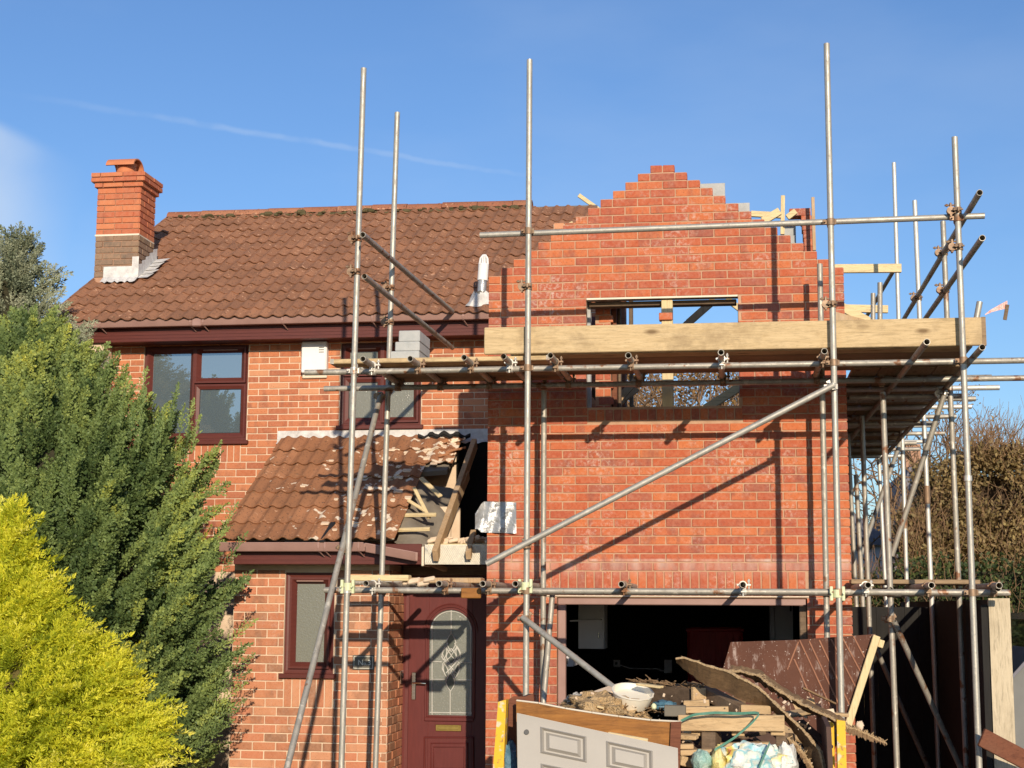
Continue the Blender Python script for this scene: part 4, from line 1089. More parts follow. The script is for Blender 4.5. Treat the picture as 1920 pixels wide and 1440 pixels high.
# the rear gable and rafters that show over the right shoulder
def rear():
    Yr = 5.6
    for (px0, py0, px1, py1) in ((1480, 391, 1520, 404), (1502, 404, 1522, 418), (1504, 418, 1523, 432), (1506, 432, 1524, 447), (1507, 447, 1526, 462), (1508, 462, 1527, 478)):
        a, b = at(px0, py0, Yr), at(px1, py1, Yr); MB().cbox(a.x, b.x, Yr, Yr+.22, b.z+.006, a.z, .005).build('brick', M_gable, ext)
    a, b = at(1470, 440, Yr+.2), at(1494, 490, Yr+.2); MB().cbox(a.x, b.x, Yr+.3, Yr+.4, b.z-.6, a.z+.18).build('block', M_block, ext)
    a, b = at(1508, 478, Yr), at(1530, 700, Yr); MB().box(a.x, b.x, Yr, Yr+.22, 2.5, a.z).build('rear_pier', M_mort_g, ext)
    for y, zt_ in ((3.6, at(1600, 504, 3.6).z), (3.0, at(1600, 578, 3.0).z)): MB().cbox(3.05, 3.11, y-.03, y+.03, 4.5, zt_-.02).build('stud', M_pinez, ext)
    eb('stud', (1468, 367, 5.2), (1467, 440, 5.2), .05, .05, M_pinez, (0, 1, 0)); eb('stud', (1524, 370, 5.4), (1527, 470, 5.4), .04, .04, M_rafter, (0, 1, 0))
    eb('rafter', (1408, 401, 5.0), (1465, 404, 5.0), .05, .07); eb('rafter', (1430, 415, 4.6), (1462, 396, 4.6), .05, .09); eb('rafter', (1476, 408, 5.0), (1492, 396, 5.0), .05, .07)
    eb('rafter', (1560, 504, 3.6), (1690, 503, 3.6), .05, .095); eb('rafter', (1575, 578, 3.0), (1665, 580, 3.0), .05, .08)
    eb('rafter', (1572, 572, 2.9), (1650, 615, 2.9), .05, .09)
rear()
# fittings inside the dark garage: each stands or hangs on its own
def px_box(name, label, cat, x0, y0, x1, y1, Y, dep, mat, c=.006):
    a, b = at(x0, y0, Y), at(x1, y1, Y); t = thing(name, label, cat, ((a.x+b.x)/2, Y, b.z)); MB().cbox(a.x, b.x, Y, Y+dep, b.z, a.z, c).build('body', mat, t); return t, a, b
t, a, b = px_box('wall_cupboard', 'pale grey cupboard hanging high at the left inside the dark garage', 'cupboard', 1084, 1128, 1131, 1217, 1.5, .35, M_inwood)
MB().cbox(b.x, b.x+.012, 1.5, 1.85, b.z, a.z).build('side_panel', M_inwood, t)
MB().beam(at(1070, 1164, 1.4), at(1128, 1162, 1.4), .2, .015).build('flap', M_inwood, t)
MB().cbox(b.x-.05, b.x-.035, 1.485, 1.5, b.z+.1, b.z+.16).build('handle', M_chrome, t)
t, a, b = px_box('red_crate', 'red ribbed plastic crate standing inside the dark garage', 'crate', 1288, 1176, 1395, 1300, 4.7, .5, M_red, .03)
mb = MB()
for i in range(9): x = a.x+.05+(b.x-a.x-.1)*i/8; mb.cbox(x-.012, x+.012, 4.685, 4.7, b.z+.03, a.z-.05, .004)
mb.build('rib', M_red, t)
MB().cbox(a.x-.015, b.x+.015, 4.67, 5.2, a.z-.05, a.z-.01, .01).build('rim', M_red, t)
t, a, b = px_box('tall_cabinet', 'tall grey cabinet at the right inside the garage', 'cabinet', 1452, 1128, 1489, 1260, 3.0, .5, M_inwood)
MB().cbox(a.x-.05, a.x-.004, 2.98, 3.5, b.z, a.z).build('door', M_inwood, t); MB().cbox(b.x-.03, b.x-.015, 2.985, 3.0, a.z-.1, a.z-.04).build('handle', M_black, t)
t, a, b = px_box('wall_socket', 'white square wall socket at the back of the garage', 'socket', 1150, 1237, 1163, 1251, 5.25, .04, M_inwood)
MB().cbox(a.x+.02, a.x+.05, 5.242, 5.25, b.z+.03, b.z+.06, .002).build('switch', M_black, t)
t, a, b = px_box('junction_box', 'small pale junction box on the cable at the back of the garage', 'junction box', 1245, 1237, 1260, 1262, 5.2, .08, M_inwood)
MB().cbox(a.x+.01, b.x-.01, 5.19, 5.2, b.z+.02, a.z-.02, .002).build('lid', M_inwood, t)
o = MB().path([at(px, py, 5.24) for px, py in ((1163, 1247), (1180, 1253), (1205, 1254), (1230, 1254), (1245, 1258))], .008, 6).build('cable', M_inwood, smooth=True); tag(o, 'white cable slung along the dark garage back wall between the two boxes', 'cable')
t, a, b = px_box('appliance', 'white worktop appliance low at the left inside the garage', 'appliance', 1045, 1230, 1075, 1250, .8, .4, M_inwood)
MB().cbox(a.x+.03, b.x-.05, .785, .8, b.z+.02, a.z-.02).build('drawer', M_black, t)
# ================================================================== SCAFFOLD
YO, YI = -1.40, -.35
scaf = thing('scaffold', 'tube and coupler scaffold of grey steel poles round the new extension', 'scaffold', (1.5, YO, 0))
TR = .02415
def tubeobj(name, p0, p1, mat=M_galv, hollow=True, r=TR):
    return MB().tube(p0, p1, r, 16, hollow=.0205 if hollow else 0).build(name, mat, scaf, smooth=True)
def standard(top, bot, Y, mat=M_galv, ground=True):
    p1, p0 = at(*top, Y), at(*bot, Y)
    if ground:
        d = p0-p1; p0 = p1+d*((.0-p1.z)/d.z)
    tubeobj('standard', p0, p1, mat)
    MB().box(p0.x-.07, p0.x+.07, p0.y-.07, p0.y+.07, p0.z, p0.z+.006).build('base_plate', M_coup, scaf) if ground else None
    return p0, p1
def on(line, z):
    p0, p1 = line; return p0+(p1-p0)*((z-p0.z)/(p1.z-p0.z))
CLIP = []
def coupler(p, a, b, mat=None):
    """right-angle coupler: two hinged collars back to back with bolts; a, b = the tubes' directions"""
    a, b = Vector(a).normalized(), Vector(b).normalized(); n = a.cross(b)
    if n.length < .1: n = a.orthogonal()
    n.normalize(); mb = MB(); p = Vector(p)
    mb.tube(p-a*.026, p+a*.026, .0315, 14)
    q = p+n*.052
    mb.tube(q-b*.024, q+b*.024, .0315, 14)
    mb.cob(p+n*.028, a, b, n, .024, .024, .014, .004)
    for c, d, o in ((p, a, b), (q, b, a)):
        s_ = d.cross(n).normalized()
        mb.cob(c+s_*.045, d, s_, n, .018, .018, .008, .003)
        mb.tube(c+s_*.045-n*.035, c+s_*.045+n*.045, .007, 8); mb.tube(c+s_*.045+n*.022, c+s_*.045+n*.036, .012, 6)
        mb.tube(c-s_*.036-d*.02, c-s_*.036+d*.02, .009, 8)
    return mb.build('coupler', mat or R.choice((M_coup, M_coup, M_coupg)), scaf, smooth=True)
X_, Y_, Z_ = Vector((1, 0, 0)), Vector((0, 1, 0)), Vector((0, 0, 1))
S = {}
S['A'] = standard((682, 128), (640, 1440), YO); S['B'] = standard((993, 112), (986, 1300), YO); S['C'] = standard((1550, 82), (1578, 1345), YO, M_galv); S['D'] = standard((1790, 257), (1836, 1440), YO, M_galv)
S['a'] = standard((745, 211), (704, 1440), YI, M_galv); S['b'] = standard((1020, 732), (1018, 1250), YI, M_galv2); S['c'] = standard((1537, 495), (1550, 1150), YI, M_galv2)
XO, XI = 4.06, 3.43
S['E'] = standard((1768, 415), (1812, 1440), .42, M_galv2); S['F'] = standard((1715, 376), (1746, 1110), 2.5, M_galv3); S['G'] = standard((1676, 305), (1700, 1095), 4.45, M_galv3); S['H'] = standard((1648, 860), (1660, 1100), 6.7, M_galv3)
S['i'] = standard((1655, 735), (1682, 1440), YI, M_galv2); S['j'] = standard((1616, 780), (1640, 1440), 1.9, M_galv2); S['k'] = standard((1605, 890), (1616, 1100), 2.9, M_galv2); S['l'] = standard((1590, 815), (1604, 1100), 3.9, M_galv2)
for px, y0, y1, Y in ((1650, 530, 640, 1.3), (1637, 550, 640, 2.3)): tubeobj('standard', at(px, y1, Y), at(px, y0, Y), M_galv2)
tubeobj('standard', at(1823, 640, -1.0), at(1837, 566, -1.0), M_galv)
# prop leaning beside the garage jamb
tubeobj('prop', at(1018, 1330, -.55), at(1036, 1112, -.30), M_galv2)
# sleeves
for L, z, m in (('G', 3.05, M_coup), ('F', 3.2, M_coup), ('D', 3.05, M_coupg)):
    p = on(S[L], z); MB().tube(p-Z_*(.09 if L != 'D' else .02), p+Z_*(.09 if L != 'D' else .02), .031, 14).build('sleeve', m, scaf, smooth=True)
# ledgers
ZU, ZL = 3.958, 2.19
def ledger(x0, x1, y, z, mat=M_galv, name='ledger', z1=None): return tubeobj(name, (x0, y, z), (x1, y, z if z1 is None else z1), mat)
ledger(at(572, 692, YO+.05).x, 6.6, YO+.05, ZU, M_galv2)
ledger(at(608, 730, YI-.05).x, 6.6, YI-.05, ZU, M_galv2)
ledger(at(620, 1100, YO+.05).x-.05, 4.22, YO+.05, ZL, M_galv2)
ledger(.50, 4.2, YI-.05, ZL, M_galv2)
ledger(.149, 4.14, YO+.05, 5.07, M_galv, 'guard_rail', 5.105)
# left return guard rails running back to the house
for p0, p1, m in (((680, 440), (848, 584), M_galv2), ((683, 518), (848, 652), M_galv2)):
    a = at(*p0, YO-.22); b = at(*p1, 2.0); tubeobj('guard_rail', a, b, m)
# right return guard rails
tubeobj('guard_rail', at(1837, 361, -1.74), Vector((XO, 4.8, 5.27)), M_galv2); tubeobj('guard_rail', at(1842, 446, -1.78), Vector((XO, 4.8, 4.95)), M_galv2)
tubeobj('guard_rail', at(1681, 498, 4.3), at(1612, 615, 7.2), M_galv2)
# braces
tubeobj('brace', at(912, 1057, YO-.06), at(1563, 722, YO-.06), M_galv); tubeobj('brace', at(980, 1158, YO-.06), at(1180, 1312, YO-.7), M_galv)
tubeobj('raker', at(541, 1440, -2.55)+(at(541, 1440, -2.55)-at(650, 1030, -1.35))*.35, at(714, 738, YI-.1), M_galv2)
tubeobj('brace', at(1672, 1042, XO and .6), at(1773, 732, .35), M_galv2); tubeobj('brace', at(1614, 1040, 3.6), at(1688, 830, 4.4), M_galv2)
tubeobj('brace', at(1676, 1165, YI-.06), at(1815, 1470, .3), M_galv2); tubeobj('brace', at(1640, 1210, 1.9), at(1740, 1440, 2.4), M_galv2)
# transoms, upper lift: (px, py of the near end)
TU = [(680, 680), (769, 673), (870, 675), (944, 674), (1032, 672), (1178, 667), (1352, 670), (1546, 662)]
for i, (px, py) in enumerate(TU):
    y = YO-.22-R.uniform(0, .08); p = at(px, py, y); z = ZU+.049
    tubeobj('transom', (p.x, y, z), (p.x+R.uniform(-.02, .02), -.08, z), R.choice((M_galv2, M_galv)))
    coupler((p.x, YO+.05, ZU), X_, (0, 1, .0), M_coup if i % 3 else M_coupg)
    coupler((p.x, YI-.05, ZU), X_, (0, 1, 0), M_coup)
tubeobj('ledger', at(1738, 641, YO-.75), Vector((XI+.02, 7.6, 3.99)), M_galv2); tubeobj('ledger', at(1842, 651, YO-.35), Vector((XO, 7.6, 3.99)), M_galv2)
# transoms under the side deck
for k, Y in enumerate((.1, .75, 1.5, 2.1, 2.9, 3.7, 4.5, 5.4, 6.3, 7.2)):
    tubeobj('transom', (3.17, Y, 4.04), (4.30+R.uniform(-.05, .25), Y, 4.04), M_galv3 if k % 2 else M_galv2)
for k, Y in enumerate((.42, 2.5, 4.45)):
    tubeobj('transom', (3.2, Y+.05, 3.93), (4.22, Y+.05, 3.93), M_galv2)
# transoms, lower lift
TL = [(686, 1088, .75), (823, 1090.6, .8), (905, 1091, .85), (966, 1091, -.1), (1165, 1094, -.1), (1393, 1098, -.1), (1628, 1104, -.1), (1747, 1106, .1), (1874, 1109, .1)]
for i, (px, py, yb) in enumerate(TL):
    y = YO-.2-R.uniform(0, .06); p = at(px, py, y); tubeobj('transom', (p.x, y, ZL+.05), (p.x, yb, ZL+.05), M_galv2)
    coupler((p.x, YO+.05, ZL), X_, Y_)
tubeobj('ledger', (XI, -.4, ZL+.03), (XI, 6.5, ZL+.03), M_galv2); tubeobj('ledger', (XO+.05, -1.5, ZL+.03), (XO+.05, 6.5, ZL+.03), M_galv2)
tubeobj('ledger', at(660, 1092, .2), at(905, 1088, .2), M_galv2)
# couplers at the crossings
for L in 'ABCD':
    for z, y in ((ZU, YO+.05), (ZL, YO+.05)):
        p = on(S[L], z); coupler(p, Z_, X_, M_coup if L != 'A' else M_coupg)
for L in 'BCD': coupler(on(S[L], 5.08), Z_, X_, M_coup)
for L, z in (('B', 4.62), ('C', 4.42), ('A', 5.06), ('A', 4.78), ('a', 4.86), ('a', 4.55), ('D', 4.85), ('D', 5.14)): coupler(on(S[L], z), Z_, Y_, M_coup)
for L in 'abci':
    for z in (ZU, ZL): coupler(on(S[L], z), Z_, X_, M_coup)
for L in 'EFG':
    for z in (5.22, 4.88): coupler(on(S[L], z), Z_, Y_, M_coup)
coupler(at(1560, 725, YO-.03), Z_, (1, 0, .5), M_coupg); coupler(at(986, 1022, YO-.03), Z_, (1, 0, .5), M_coup); coupler(at(985, 1160, YO-.03), Z_, (1, 0, -.7), M_coup)
coupler(at(650, 1031, YO+.02), Z_, (.3, .3, 1), M_coup); coupler(at(712, 744, YI-.06), X_, Z_, M_coup); coupler(at(1668, 1160, YI-.03), Z_, (.5, 0, -1), M_coup); coupler(at(1770, 738, .38), Z_, Y_, M_coupg)
def swivel(p):
    mb = MB(); p = Vector(p)
    mb.tube(p-Z_*.03, p+Z_*.03, .034, 14)
    for sx in (-1, 1):
        mb.cob(p+X_*.045*sx, X_, Y_, Z_, .012, .02, .055, .004); mb.tube(p+X_*.045*sx-Y_*.05, p+X_*.045*sx+Y_*.03, .008, 8)
    return mb.build('coupler', M_lime, scaf)
for px, py in ((652, 1100), (985, 1099), (1570, 1113)):
    o = swivel(at(px, py, YO)); o['label'] = 'pale lime green coupler on the lower ledger'

# ================================================================== BOARDS
ZB = ZU+.076
def board(label, x0, x1, y0, y1, z0, z1, mat=M_boardu, group='boards of the upper scaffold deck', cat='board', name='scaffold_board', band=True, ang=0):
    t = thing(name, label, cat, ((x0+x1)/2, (y0+y1)/2, z0), group)
    MB().cbox(x0, x1, y0, y1, z0, z1, .006).build('plank', mat, t)
    if band:
        for xx in (x0, x1-.03): MB().box(xx-.0015, xx+.03, y0-.0015, y1+.0015, z0-.0015, z1+.0015).build('end_band', M_galv2, t)
    return t
yb = [YO+.10+.228*i for i in range(5)]
nm = ['outermost', 'second', 'middle', 'fourth', 'innermost']
for i, y in enumerate(yb):
    dz = R.uniform(0, .003)
    board(f'{nm[i]} deck board at the left end of the upper deck, above the porch' if i else 'outermost deck board above the porch, pale plaster-splashed edge towards the street', -1.10+[0, .22, .15, .3, .25][i], .72, y, y+.220, ZB+dz, ZB+.038+dz, M_board if i == 0 else M_boardu)
    board(f'{nm[i]} deck board above the garage, its underside showing behind the ledger' if i else 'outermost deck board above the garage, right under the toe board', .40, 4.02, y-(.0), y+(.220 if i != 2 else .212), ZB+.043+dz, ZB+.081+dz, M_board if i == 0 else M_boardu)
tb0, tb1 = at(908, 644, YO+.07), at(1848, 619, YO+.07)
t = thing('toe_board', 'long pale scaffold board standing on edge along the front of the upper deck', 'board', (tb0.x, YO+.07, 4.08))
MB().cbox(tb0.x, tb1.x, YO+.06, YO+.098, 4.085, 4.305, .006).build('plank', M_board, t)
MB().box(tb1.x-.03, tb1.x+.002, YO+.0585, YO+.0995, 4.0835, 4.3065).build('end_band', M_boardu, t)
for i in range(4):
    x = 3.18+.23*i
    tt = thing('scaffold_board', ('side deck board next to the extension side wall', 'second side deck board from the extension side wall', 'third side deck board from the extension side wall', 'outermost board of the side deck, above the right hand poles')[i], 'board', (x, 0, 4.07), 'boards of the side deck')
    MB().cbox(x, x+.222, -.42+R.uniform(0, .1), 3.7, 4.068, 4.106, .005).build('plank', M_boardy, tt)
    MB().cbox(x, x+.222, 3.72, 7.8, 4.068, 4.106, .005).build('plank', M_boardy, tt)
# splintered lengths on the lower lift by the door
board('pale split batten lying on the lower scaffold tubes beside the porch window', at(655, 1083, -.9).x, at(768, 1083, -.9).x, -.95, -.82, 2.27, 2.32, M_pine, None, 'timber', 'timber_offcut', False)
board('plaster covered board across the lower scaffold tubes above the front door', at(772, 1084, -.2).x, at(903, 1084, -.2).x, -.25, -.03, 2.265, 2.31, M_rafter, None, 'board', 'plaster_board_offcut', False)
board('short orange scaffold board end hanging under the lower ledger over the door', at(866, 1100, -1.42).x, at(903, 1100, -1.42).x, YO-.06, YO-.03, 2.13, 2.21, M_orange, None, 'board', 'board_offcut', False)
mb = MB(); c = at(790, 1088, -.9); r2 = random.Random(3)
for i in range(5): mb.cob(c+Vector((r2.uniform(-.12, .1), r2.uniform(-.05, .05), r2.uniform(-.03, .03))), Vector((1, .3, .2)).normalized(), Vector((-.3, 1, 0)).normalized(), Vector((0, 0, 1)), .05, .03, .02, .01)
o = mb.build('plaster_rubble', M_plaster); stuff(o); tag(o, 'crumbs of broken plaster on the lower scaffold lift', 'rubble')
MB  # boards over the dark passage
for i, (y, lab) in enumerate(((-.30, 'front board laid over the dark side passage on the lower lift'), (.0, 'middle board laid over the dark side passage on the lower lift'), (.30, 'rear board laid over the dark side passage on the lower lift'))):
    board(lab, 3.12, 4.16, y, y+.22, ZL+.078, ZL+.115, M_boardu, 'boards over the side passage', band=False)
# concrete blocks on the deck
zt = ZB+.040
bx = at(742, 677, YO+.2); 
def cblock(label, x0, x1, z0, z1, y0, y1):
    t = thing('concrete_block', label, 'block', ((x0+x1)/2, (y0+y1)/2, z0), 'blocks stacked on the upper deck'); MB().cbox(x0, x1, y0, y1, z0, z1, .006).build('body', M_block, t)
    return t
P = lambda px: at(px, 660, YO+.2).x
cblock('grey concrete block at the bottom of the stepped stack on the deck', P(733), P(787), zt, zt+.07, YO+.18, YO+.62)
cblock('grey concrete block in the middle of the stepped stack on the deck', P(741), P(787), zt+.072, zt+.15, YO+.19, YO+.62)
cblock('grey concrete block on top of the stepped stack, its upper edge chipped', P(747), P(787), zt+.152, zt+.245, YO+.20, YO+.62)

# grey batten leaning behind the toe board, tape with tag
o = MB().prism([at(1562, 583, -1.05), at(1625, 600, -1.05), at(1625, 618, -1.05), at(1562, 618, -1.05)], (0, .02, 0)).build('plywood_sheet', M_rafter); tag(o, 'pale sheet offcut leaning behind the right of the toe board', 'sheet')
t = thing('warning_tape', 'red and white tape with a dark tag blowing from the right deck end', 'tape', at(1850, 588, -1.2))
pts = [at(px, py, -1.2+.03*i) for i, (px, py) in enumerate(((1847, 590), (1858, 583), (1870, 578), (1880, 574), (1889, 571)))]
mb = MB(); vs = []
for i, q in enumerate(pts): wv = .004+.028*i/4; vs += [q+Z_*wv, q-Z_*wv, q+Z_*wv+Y_*.002, q-Z_*wv+Y_*.002]
fs = []
for i in range(4): fs += [(4*i, 4*i+1, 4*i+5, 4*i+4), (4*i+2, 4*i+6, 4*i+7, 4*i+3)]
mb.add(vs, fs); mb.build('strip', M_tape, t)
MB().beam(at(1889, 571, -1.1), at(1884, 600, -1.1), .03, .006, up=(0, 1, 0)).build('tag', M_oldw, t)

# ================================================================== SKIP AND ITS RUBBISH
SX0, SX1, SF, SB = .585, 2.815, -3.55, -2.15
skip = thing('skip', 'worn yellow builders skip heaped with doors, boards and sacks', 'skip', (1.7, -2.9, 0))
def sk(poly, n, name, mat): return MB().prism(poly, n).build(name, mat, skip)
sk([(SX0+.06, SF+.02, .12), (SX0+.09, SF+.02, 1.44), (SX0+.09, SB, 1.44), (SX0+.06, SB, .12)], (.03, 0, 0), 'side_wall', M_skipin)
sk([(SX1-.06, SF+.02, .12), (SX1-.09, SF+.02, 1.34), (SX1-.09, SB, 1.40), (SX1-.06, SB, .12)], (.03, 0, 0), 'side_wall', M_skipin)
sk([(SX0, SB, .12), (SX1, SB, .12), (SX1, SB, 1.2), (SX0, SB, 1.2)], (0, .03, 0), 'back_wall', M_skipin)
sk([(SX0+.05, SF, .12), (SX1-.05, SF, .12), (SX1-.05, SF, .84), (SX0+.05, SF, .84)], (0, .03, 0), 'front_gate', M_yellow)
MB().box(SX0+.02, SX1-.02, SF, SB, .08, .12).build('floor', M_yellow, skip)
def pxpoly(pts, Y): return [at(px, py, Y) for px, py in pts]
sk(pxpoly([(934, 1316), (949, 1312), (938, 1600), (912, 1600)], SF-.0), (0, .10, 0), 'corner_post', M_yellow)
sk(pxpoly([(1569, 1350), (1585, 1352), (1592, 1600), (1574, 1600)], SF-.0), (0, .10, 0), 'corner_post', M_yellow)
for x in (SX0-.03, SX1-.03):
    MB().cbox(x, x+.06, SB-.1, SB, .12, 1.35).build('corner_post', M_yellow, skip)
    MB().tube((x, -2.85, .75), (x+.06, -2.85, .75), .035, 14).build('lifting_lug', M_black, skip)
def rubbish(name, mb, mat, label, cat, kind=None, smooth=False):
    o = mb.build(name, mat, smooth=smooth); tag(o, label, cat)
    if kind: o['kind'] = kind
    return o
# white panel door leaning at the front
def panel_door():
    TL, TR, BL, BR = at(969, 1337, -3.72), at(1271, 1403, -3.66), at(973, 1640, -3.95), at(1276, 1690, -3.9)
    def q(u, v, h=0.): p = TL*(1-u)*(1-v)+TR*u*(1-v)+BL*(1-u)*v+BR*u*v; return p+nn*h
    nn = (TR-TL).cross(BL-TL).normalized()
    if nn.y > 0: nn = -nn
    t = thing('panel_door', 'white six panel door leaning at a slant across the front of the skip', 'door', (TL+BR)/2)
    mb = MB(); 
    us = [0, .145, .435, .555, .845, 1]; vs_ = [0, .055, .225, .29, .72, 1]
    for i in range(5):
        for j in range(5):
            if not (i in (1, 3) and j in (1, 3)): mb.add([q(us[i], vs_[j]), q(us[i+1], vs_[j]), q(us[i+1], vs_[j+1]), q(us[i], vs_[j+1])], [(0, 3, 2, 1)])
    mb.add([q(0, 0), q(1, 0), q(1, 1), q(0, 1), q(0, 0, -.035), q(1, 0, -.035), q(1, 1, -.035), q(0, 1, -.035)], [(4, 5, 6, 7), (0, 1, 5, 4), (1, 2, 6, 5), (3, 0, 4, 7)]); mb.build('leaf', M_wdoor, t)
    for u0, u1 in ((.145, .435), (.555, .845)):
        for v0, v1 in ((.055, .225), (.29, .72)):
            mb = MB(); vs = []
            for d, h in ((0, .001), (.010, .012), (.024, -.010), (.036, -.010), (.058, .012)):
                du, dv = d*1.25, d*.85
                vs += [q(u0+du*.8, v0+dv*.9, h), q(u1-du*.8, v0+dv*.9, h), q(u1-du*.8, v1-dv*.9, h), q(u0+du*.8, v1-dv*.9, h)]
            fs = [(4*k+i, 4*k+4+i, 4*k+4+(i+1) % 4, 4*k+(i+1) % 4) for k in range(4) for i in range(4)]+[(16, 19, 18, 17)]
            mb.add(vs, fs); mb.build('panel', M_wdoor, t)
    c = q(.06, .11, .002); MB().tube(c, c+nn*.012, .016, 14).build('latch_hole', M_black, t)
    mb = MB()
    for a, b in (((0, 0), (1, 0)),): mb.beam(q(*a, -.006), q(*b, -.006), .008, .004)
    mb.build('chipped_edge', M_cream, t)
panel_door()
def drawer_board():
    t = thing('door_frame_board', 'orange varnished board with white painted edge lying across the skip behind the white door', 'board', at(1120, 1360, -3.45))
    top = [(968, 1313), (1010, 1318), (1060, 1328), (1110, 1336), (1160, 1343), (1220, 1350), (1278, 1353)]; bot = [(1262, 1420), (1200, 1420), (1100, 1420), (968, 1420)]
    MB().prism(pxpoly(top+bot, -3.50), (0, .025, 0)).build('plank', M_orange, t)
    mb = MB()
    for a, b in zip(top, top[1:]): mb.beam(at(*a, -3.49), at(*b, -3.49), .036, .010)
    mb.build('painted_edge', M_cream, t)
    MB().prism(pxpoly([(1258, 1354), (1277, 1353), (1274, 1450), (1254, 1450)], -3.53), (0, .05, 0)).build('end_piece', M_brownp, t)
drawer_board()
rubbish('broken_sheet', MB().prism(pxpoly([(946, 1316), (962, 1306), (985, 1306), (1000, 1300), (1002, 1330), (972, 1330), (968, 1396), (956, 1400)], -3.35), (0, .02, 0)), M_brownp, 'brown broken sheet standing at the left end of the skip', 'sheet')
def tub():
    c = at(1183, 1324, -2.98); t = thing('plastic_tub', 'cream plastic tub full of dried plaster sitting on the rubble', 'tub', c)
    n = 28; prof = [(0, .0), (.105, .0), (.12, .02), (.142, .125), (.150, .13), (.150, .138), (.140, .138), (.130, .09), (0, .085)]
    ax = Vector((.16, -.34, 1)).normalized(); s1 = ax.cross(Y_).normalized(); s2 = ax.cross(s1)
    vs = [c+ax*z*.78+(s1*math.cos(2*math.pi*i/n)+s2*math.sin(2*math.pi*i/n))*r*(1+.02*math.sin(3*i))*.95 for r, z in prof for i in range(n)]
    fs = [(j*n+i, j*n+(i+1) % n, (j+1)*n+(i+1) % n, (j+1)*n+i) for j in range(len(prof)-1) for i in range(n)]
    MB().add(vs, fs).build('bowl', M_tub, t, smooth=True)
tub()
def lump(name, c, r, mat, label, cat, amp=.22, seed=0, freq=2.2, seg=22):
    from mathutils import noise as mn
    c = Vector(c); mb = MB(); n, m = seg, seg//2; vs = []
    for j in range(m+1):
        for i in range(n):
            th = math.pi*j/m; ph = 2*math.pi*i/n; d = Vector((math.sin(th)*math.cos(ph), math.sin(th)*math.sin(ph), math.cos(th)))
            k = 1+amp*mn.noise(d*freq+Vector((seed*7.3, 0, 0)))+amp*.5*mn.noise(d*freq*2.7+Vector((0, seed*3.1, 0)))
            vs.append(c+Vector((d.x*r[0], d.y*r[1], d.z*r[2]))*k)
    fs = [(j*n+i, j*n+(i+1) % n, (j+1)*n+(i+1) % n, (j+1)*n+i) for j in range(m) for i in range(n)]
    mb.add(vs, fs); o = mb.build(name, mat, smooth=True); tag(o, label, cat); return o
# fibrous rubble mound
o = lump('rubble_heap', at(1130, 1338, -2.95), (.28, .26, .13), M_fibre, 'heap of fibrous tan rubble in the middle of the skip', 'rubble', .45, 1, 3., 44); stuff(o)
mb = MB()
for i in range(420):
    a = R.uniform(0, 6.3); rr = math.sqrt(R.random()); p = at(1138, 1332, -2.95)+Vector((math.cos(a)*rr*.42, math.sin(a)*rr*.26, .10*(1-rr)+R.uniform(-.03, .02)))
    d = Vector((R.uniform(-1, 1), R.uniform(-1, 1), R.uniform(-.25, .35))).normalized(); L = R.uniform(.015, .07)
    mb.beam(p-d*L/2, p+d*L/2, R.uniform(.004, .016), R.uniform(.002, .006), c=.001)
o = mb.build('splinters', M_ply); stuff(o); tag(o, 'loose straw coloured splinters scattered over the rubble heap', 'splinters')
lump('film_ball', at(1085, 1314, -2.9), (.085, .08, .045), M_clear, 'crumpled clear film beside the rubble heap', 'film', .5, 4, 4., 30)
lump('inner_fill', (1.72, -2.85, .70), (1.02, .62, .46), M_skipin, 'dark mass of rubbish low inside the skip', 'rubbish', .1, 9, 2.)
# dark chunk of old timber with a splintered top
t = thing('timber_chunk', 'thick dark timber offcut with splintered top next to the tub', 'timber', at(1270, 1330, -2.65))
MB().beam(at(1222, 1304, -2.62), at(1318, 1312, -2.78), .16, .16, c=.012).build('core', M_darkw, t)
MB().prism([at(1296, 1288, -2.88), at(1320, 1290, -2.80), at(1322, 1334, -2.80), at(1297, 1338, -2.88)], (.012, -.012, 0)).build('sawn_end', M_pallet, t)
mb = MB()
for i in range(150):
    f = R.random(); p = at(1190+f*130, 1276+f*10, -2.62-.16*f)+Vector((0, R.uniform(-.08, .08), R.uniform(-.02, .01)))
    d = Vector((R.uniform(-1, .3), R.uniform(-.4, .4), R.uniform(-.1, .15))).normalized(); mb.beam(p, p+d*R.uniform(.02, .07), R.uniform(.004, .018), .005, c=.001)
mb.build('splintered_top', M_ply, t)
# pallet
t = thing('pallet', 'pale broken wooden pallet stacked in the right half of the skip', 'pallet', at(1370, 1400, -3.2))
def pb(name, x0, y0, x1, y1, Y0, Y1, w, h, mat=M_pallet): return MB().beam(at(x0, y0, Y0), at(x1, y1, Y1), w, h, c=.004).build(name, mat, t)
pb('bearer', 1272, 1355, 1471, 1356, -3.28, -3.30, .06, .100)
pb('plank', 1276, 1331, 1366, 1330, -3.1, -3.1, .09, .040); pb('plank', 1282, 1320, 1330, 1318, -2.9, -2.9, .08, .045)
pb('block', 1390, 1329, 1446, 1331, -3.12, -3.14, .09, .055); pb('plank', 1236, 1400, 1300, 1399, -3.32, -3.3, .08, .03)
pb('block', 1296, 1374, 1322, 1375, -3.2, -3.2, .09, .03); pb('block', 1328, 1392, 1340, 1393, -3.3, -3.1, .09, .13, M_oldw); pb('block', 1372, 1374, 1396, 1375, -3.2, -3.2, .09, .03)
pb('block', 1445, 1373, 1472, 1374, -3.25, -3.25, .09, .032); pb('block', 1466, 1390, 1480, 1391, -3.28, -3.05, .08, .11, M_oldw)
pb('plank', 1276, 1411, 1370, 1408, -3.34, -3.34, .09, .034); pb('plank', 1350, 1398, 1442, 1396, -3.24, -3.24, .09, .034); pb('plank', 1270, 1425, 1292, 1430, -3.36, -3.3, .09, .06)
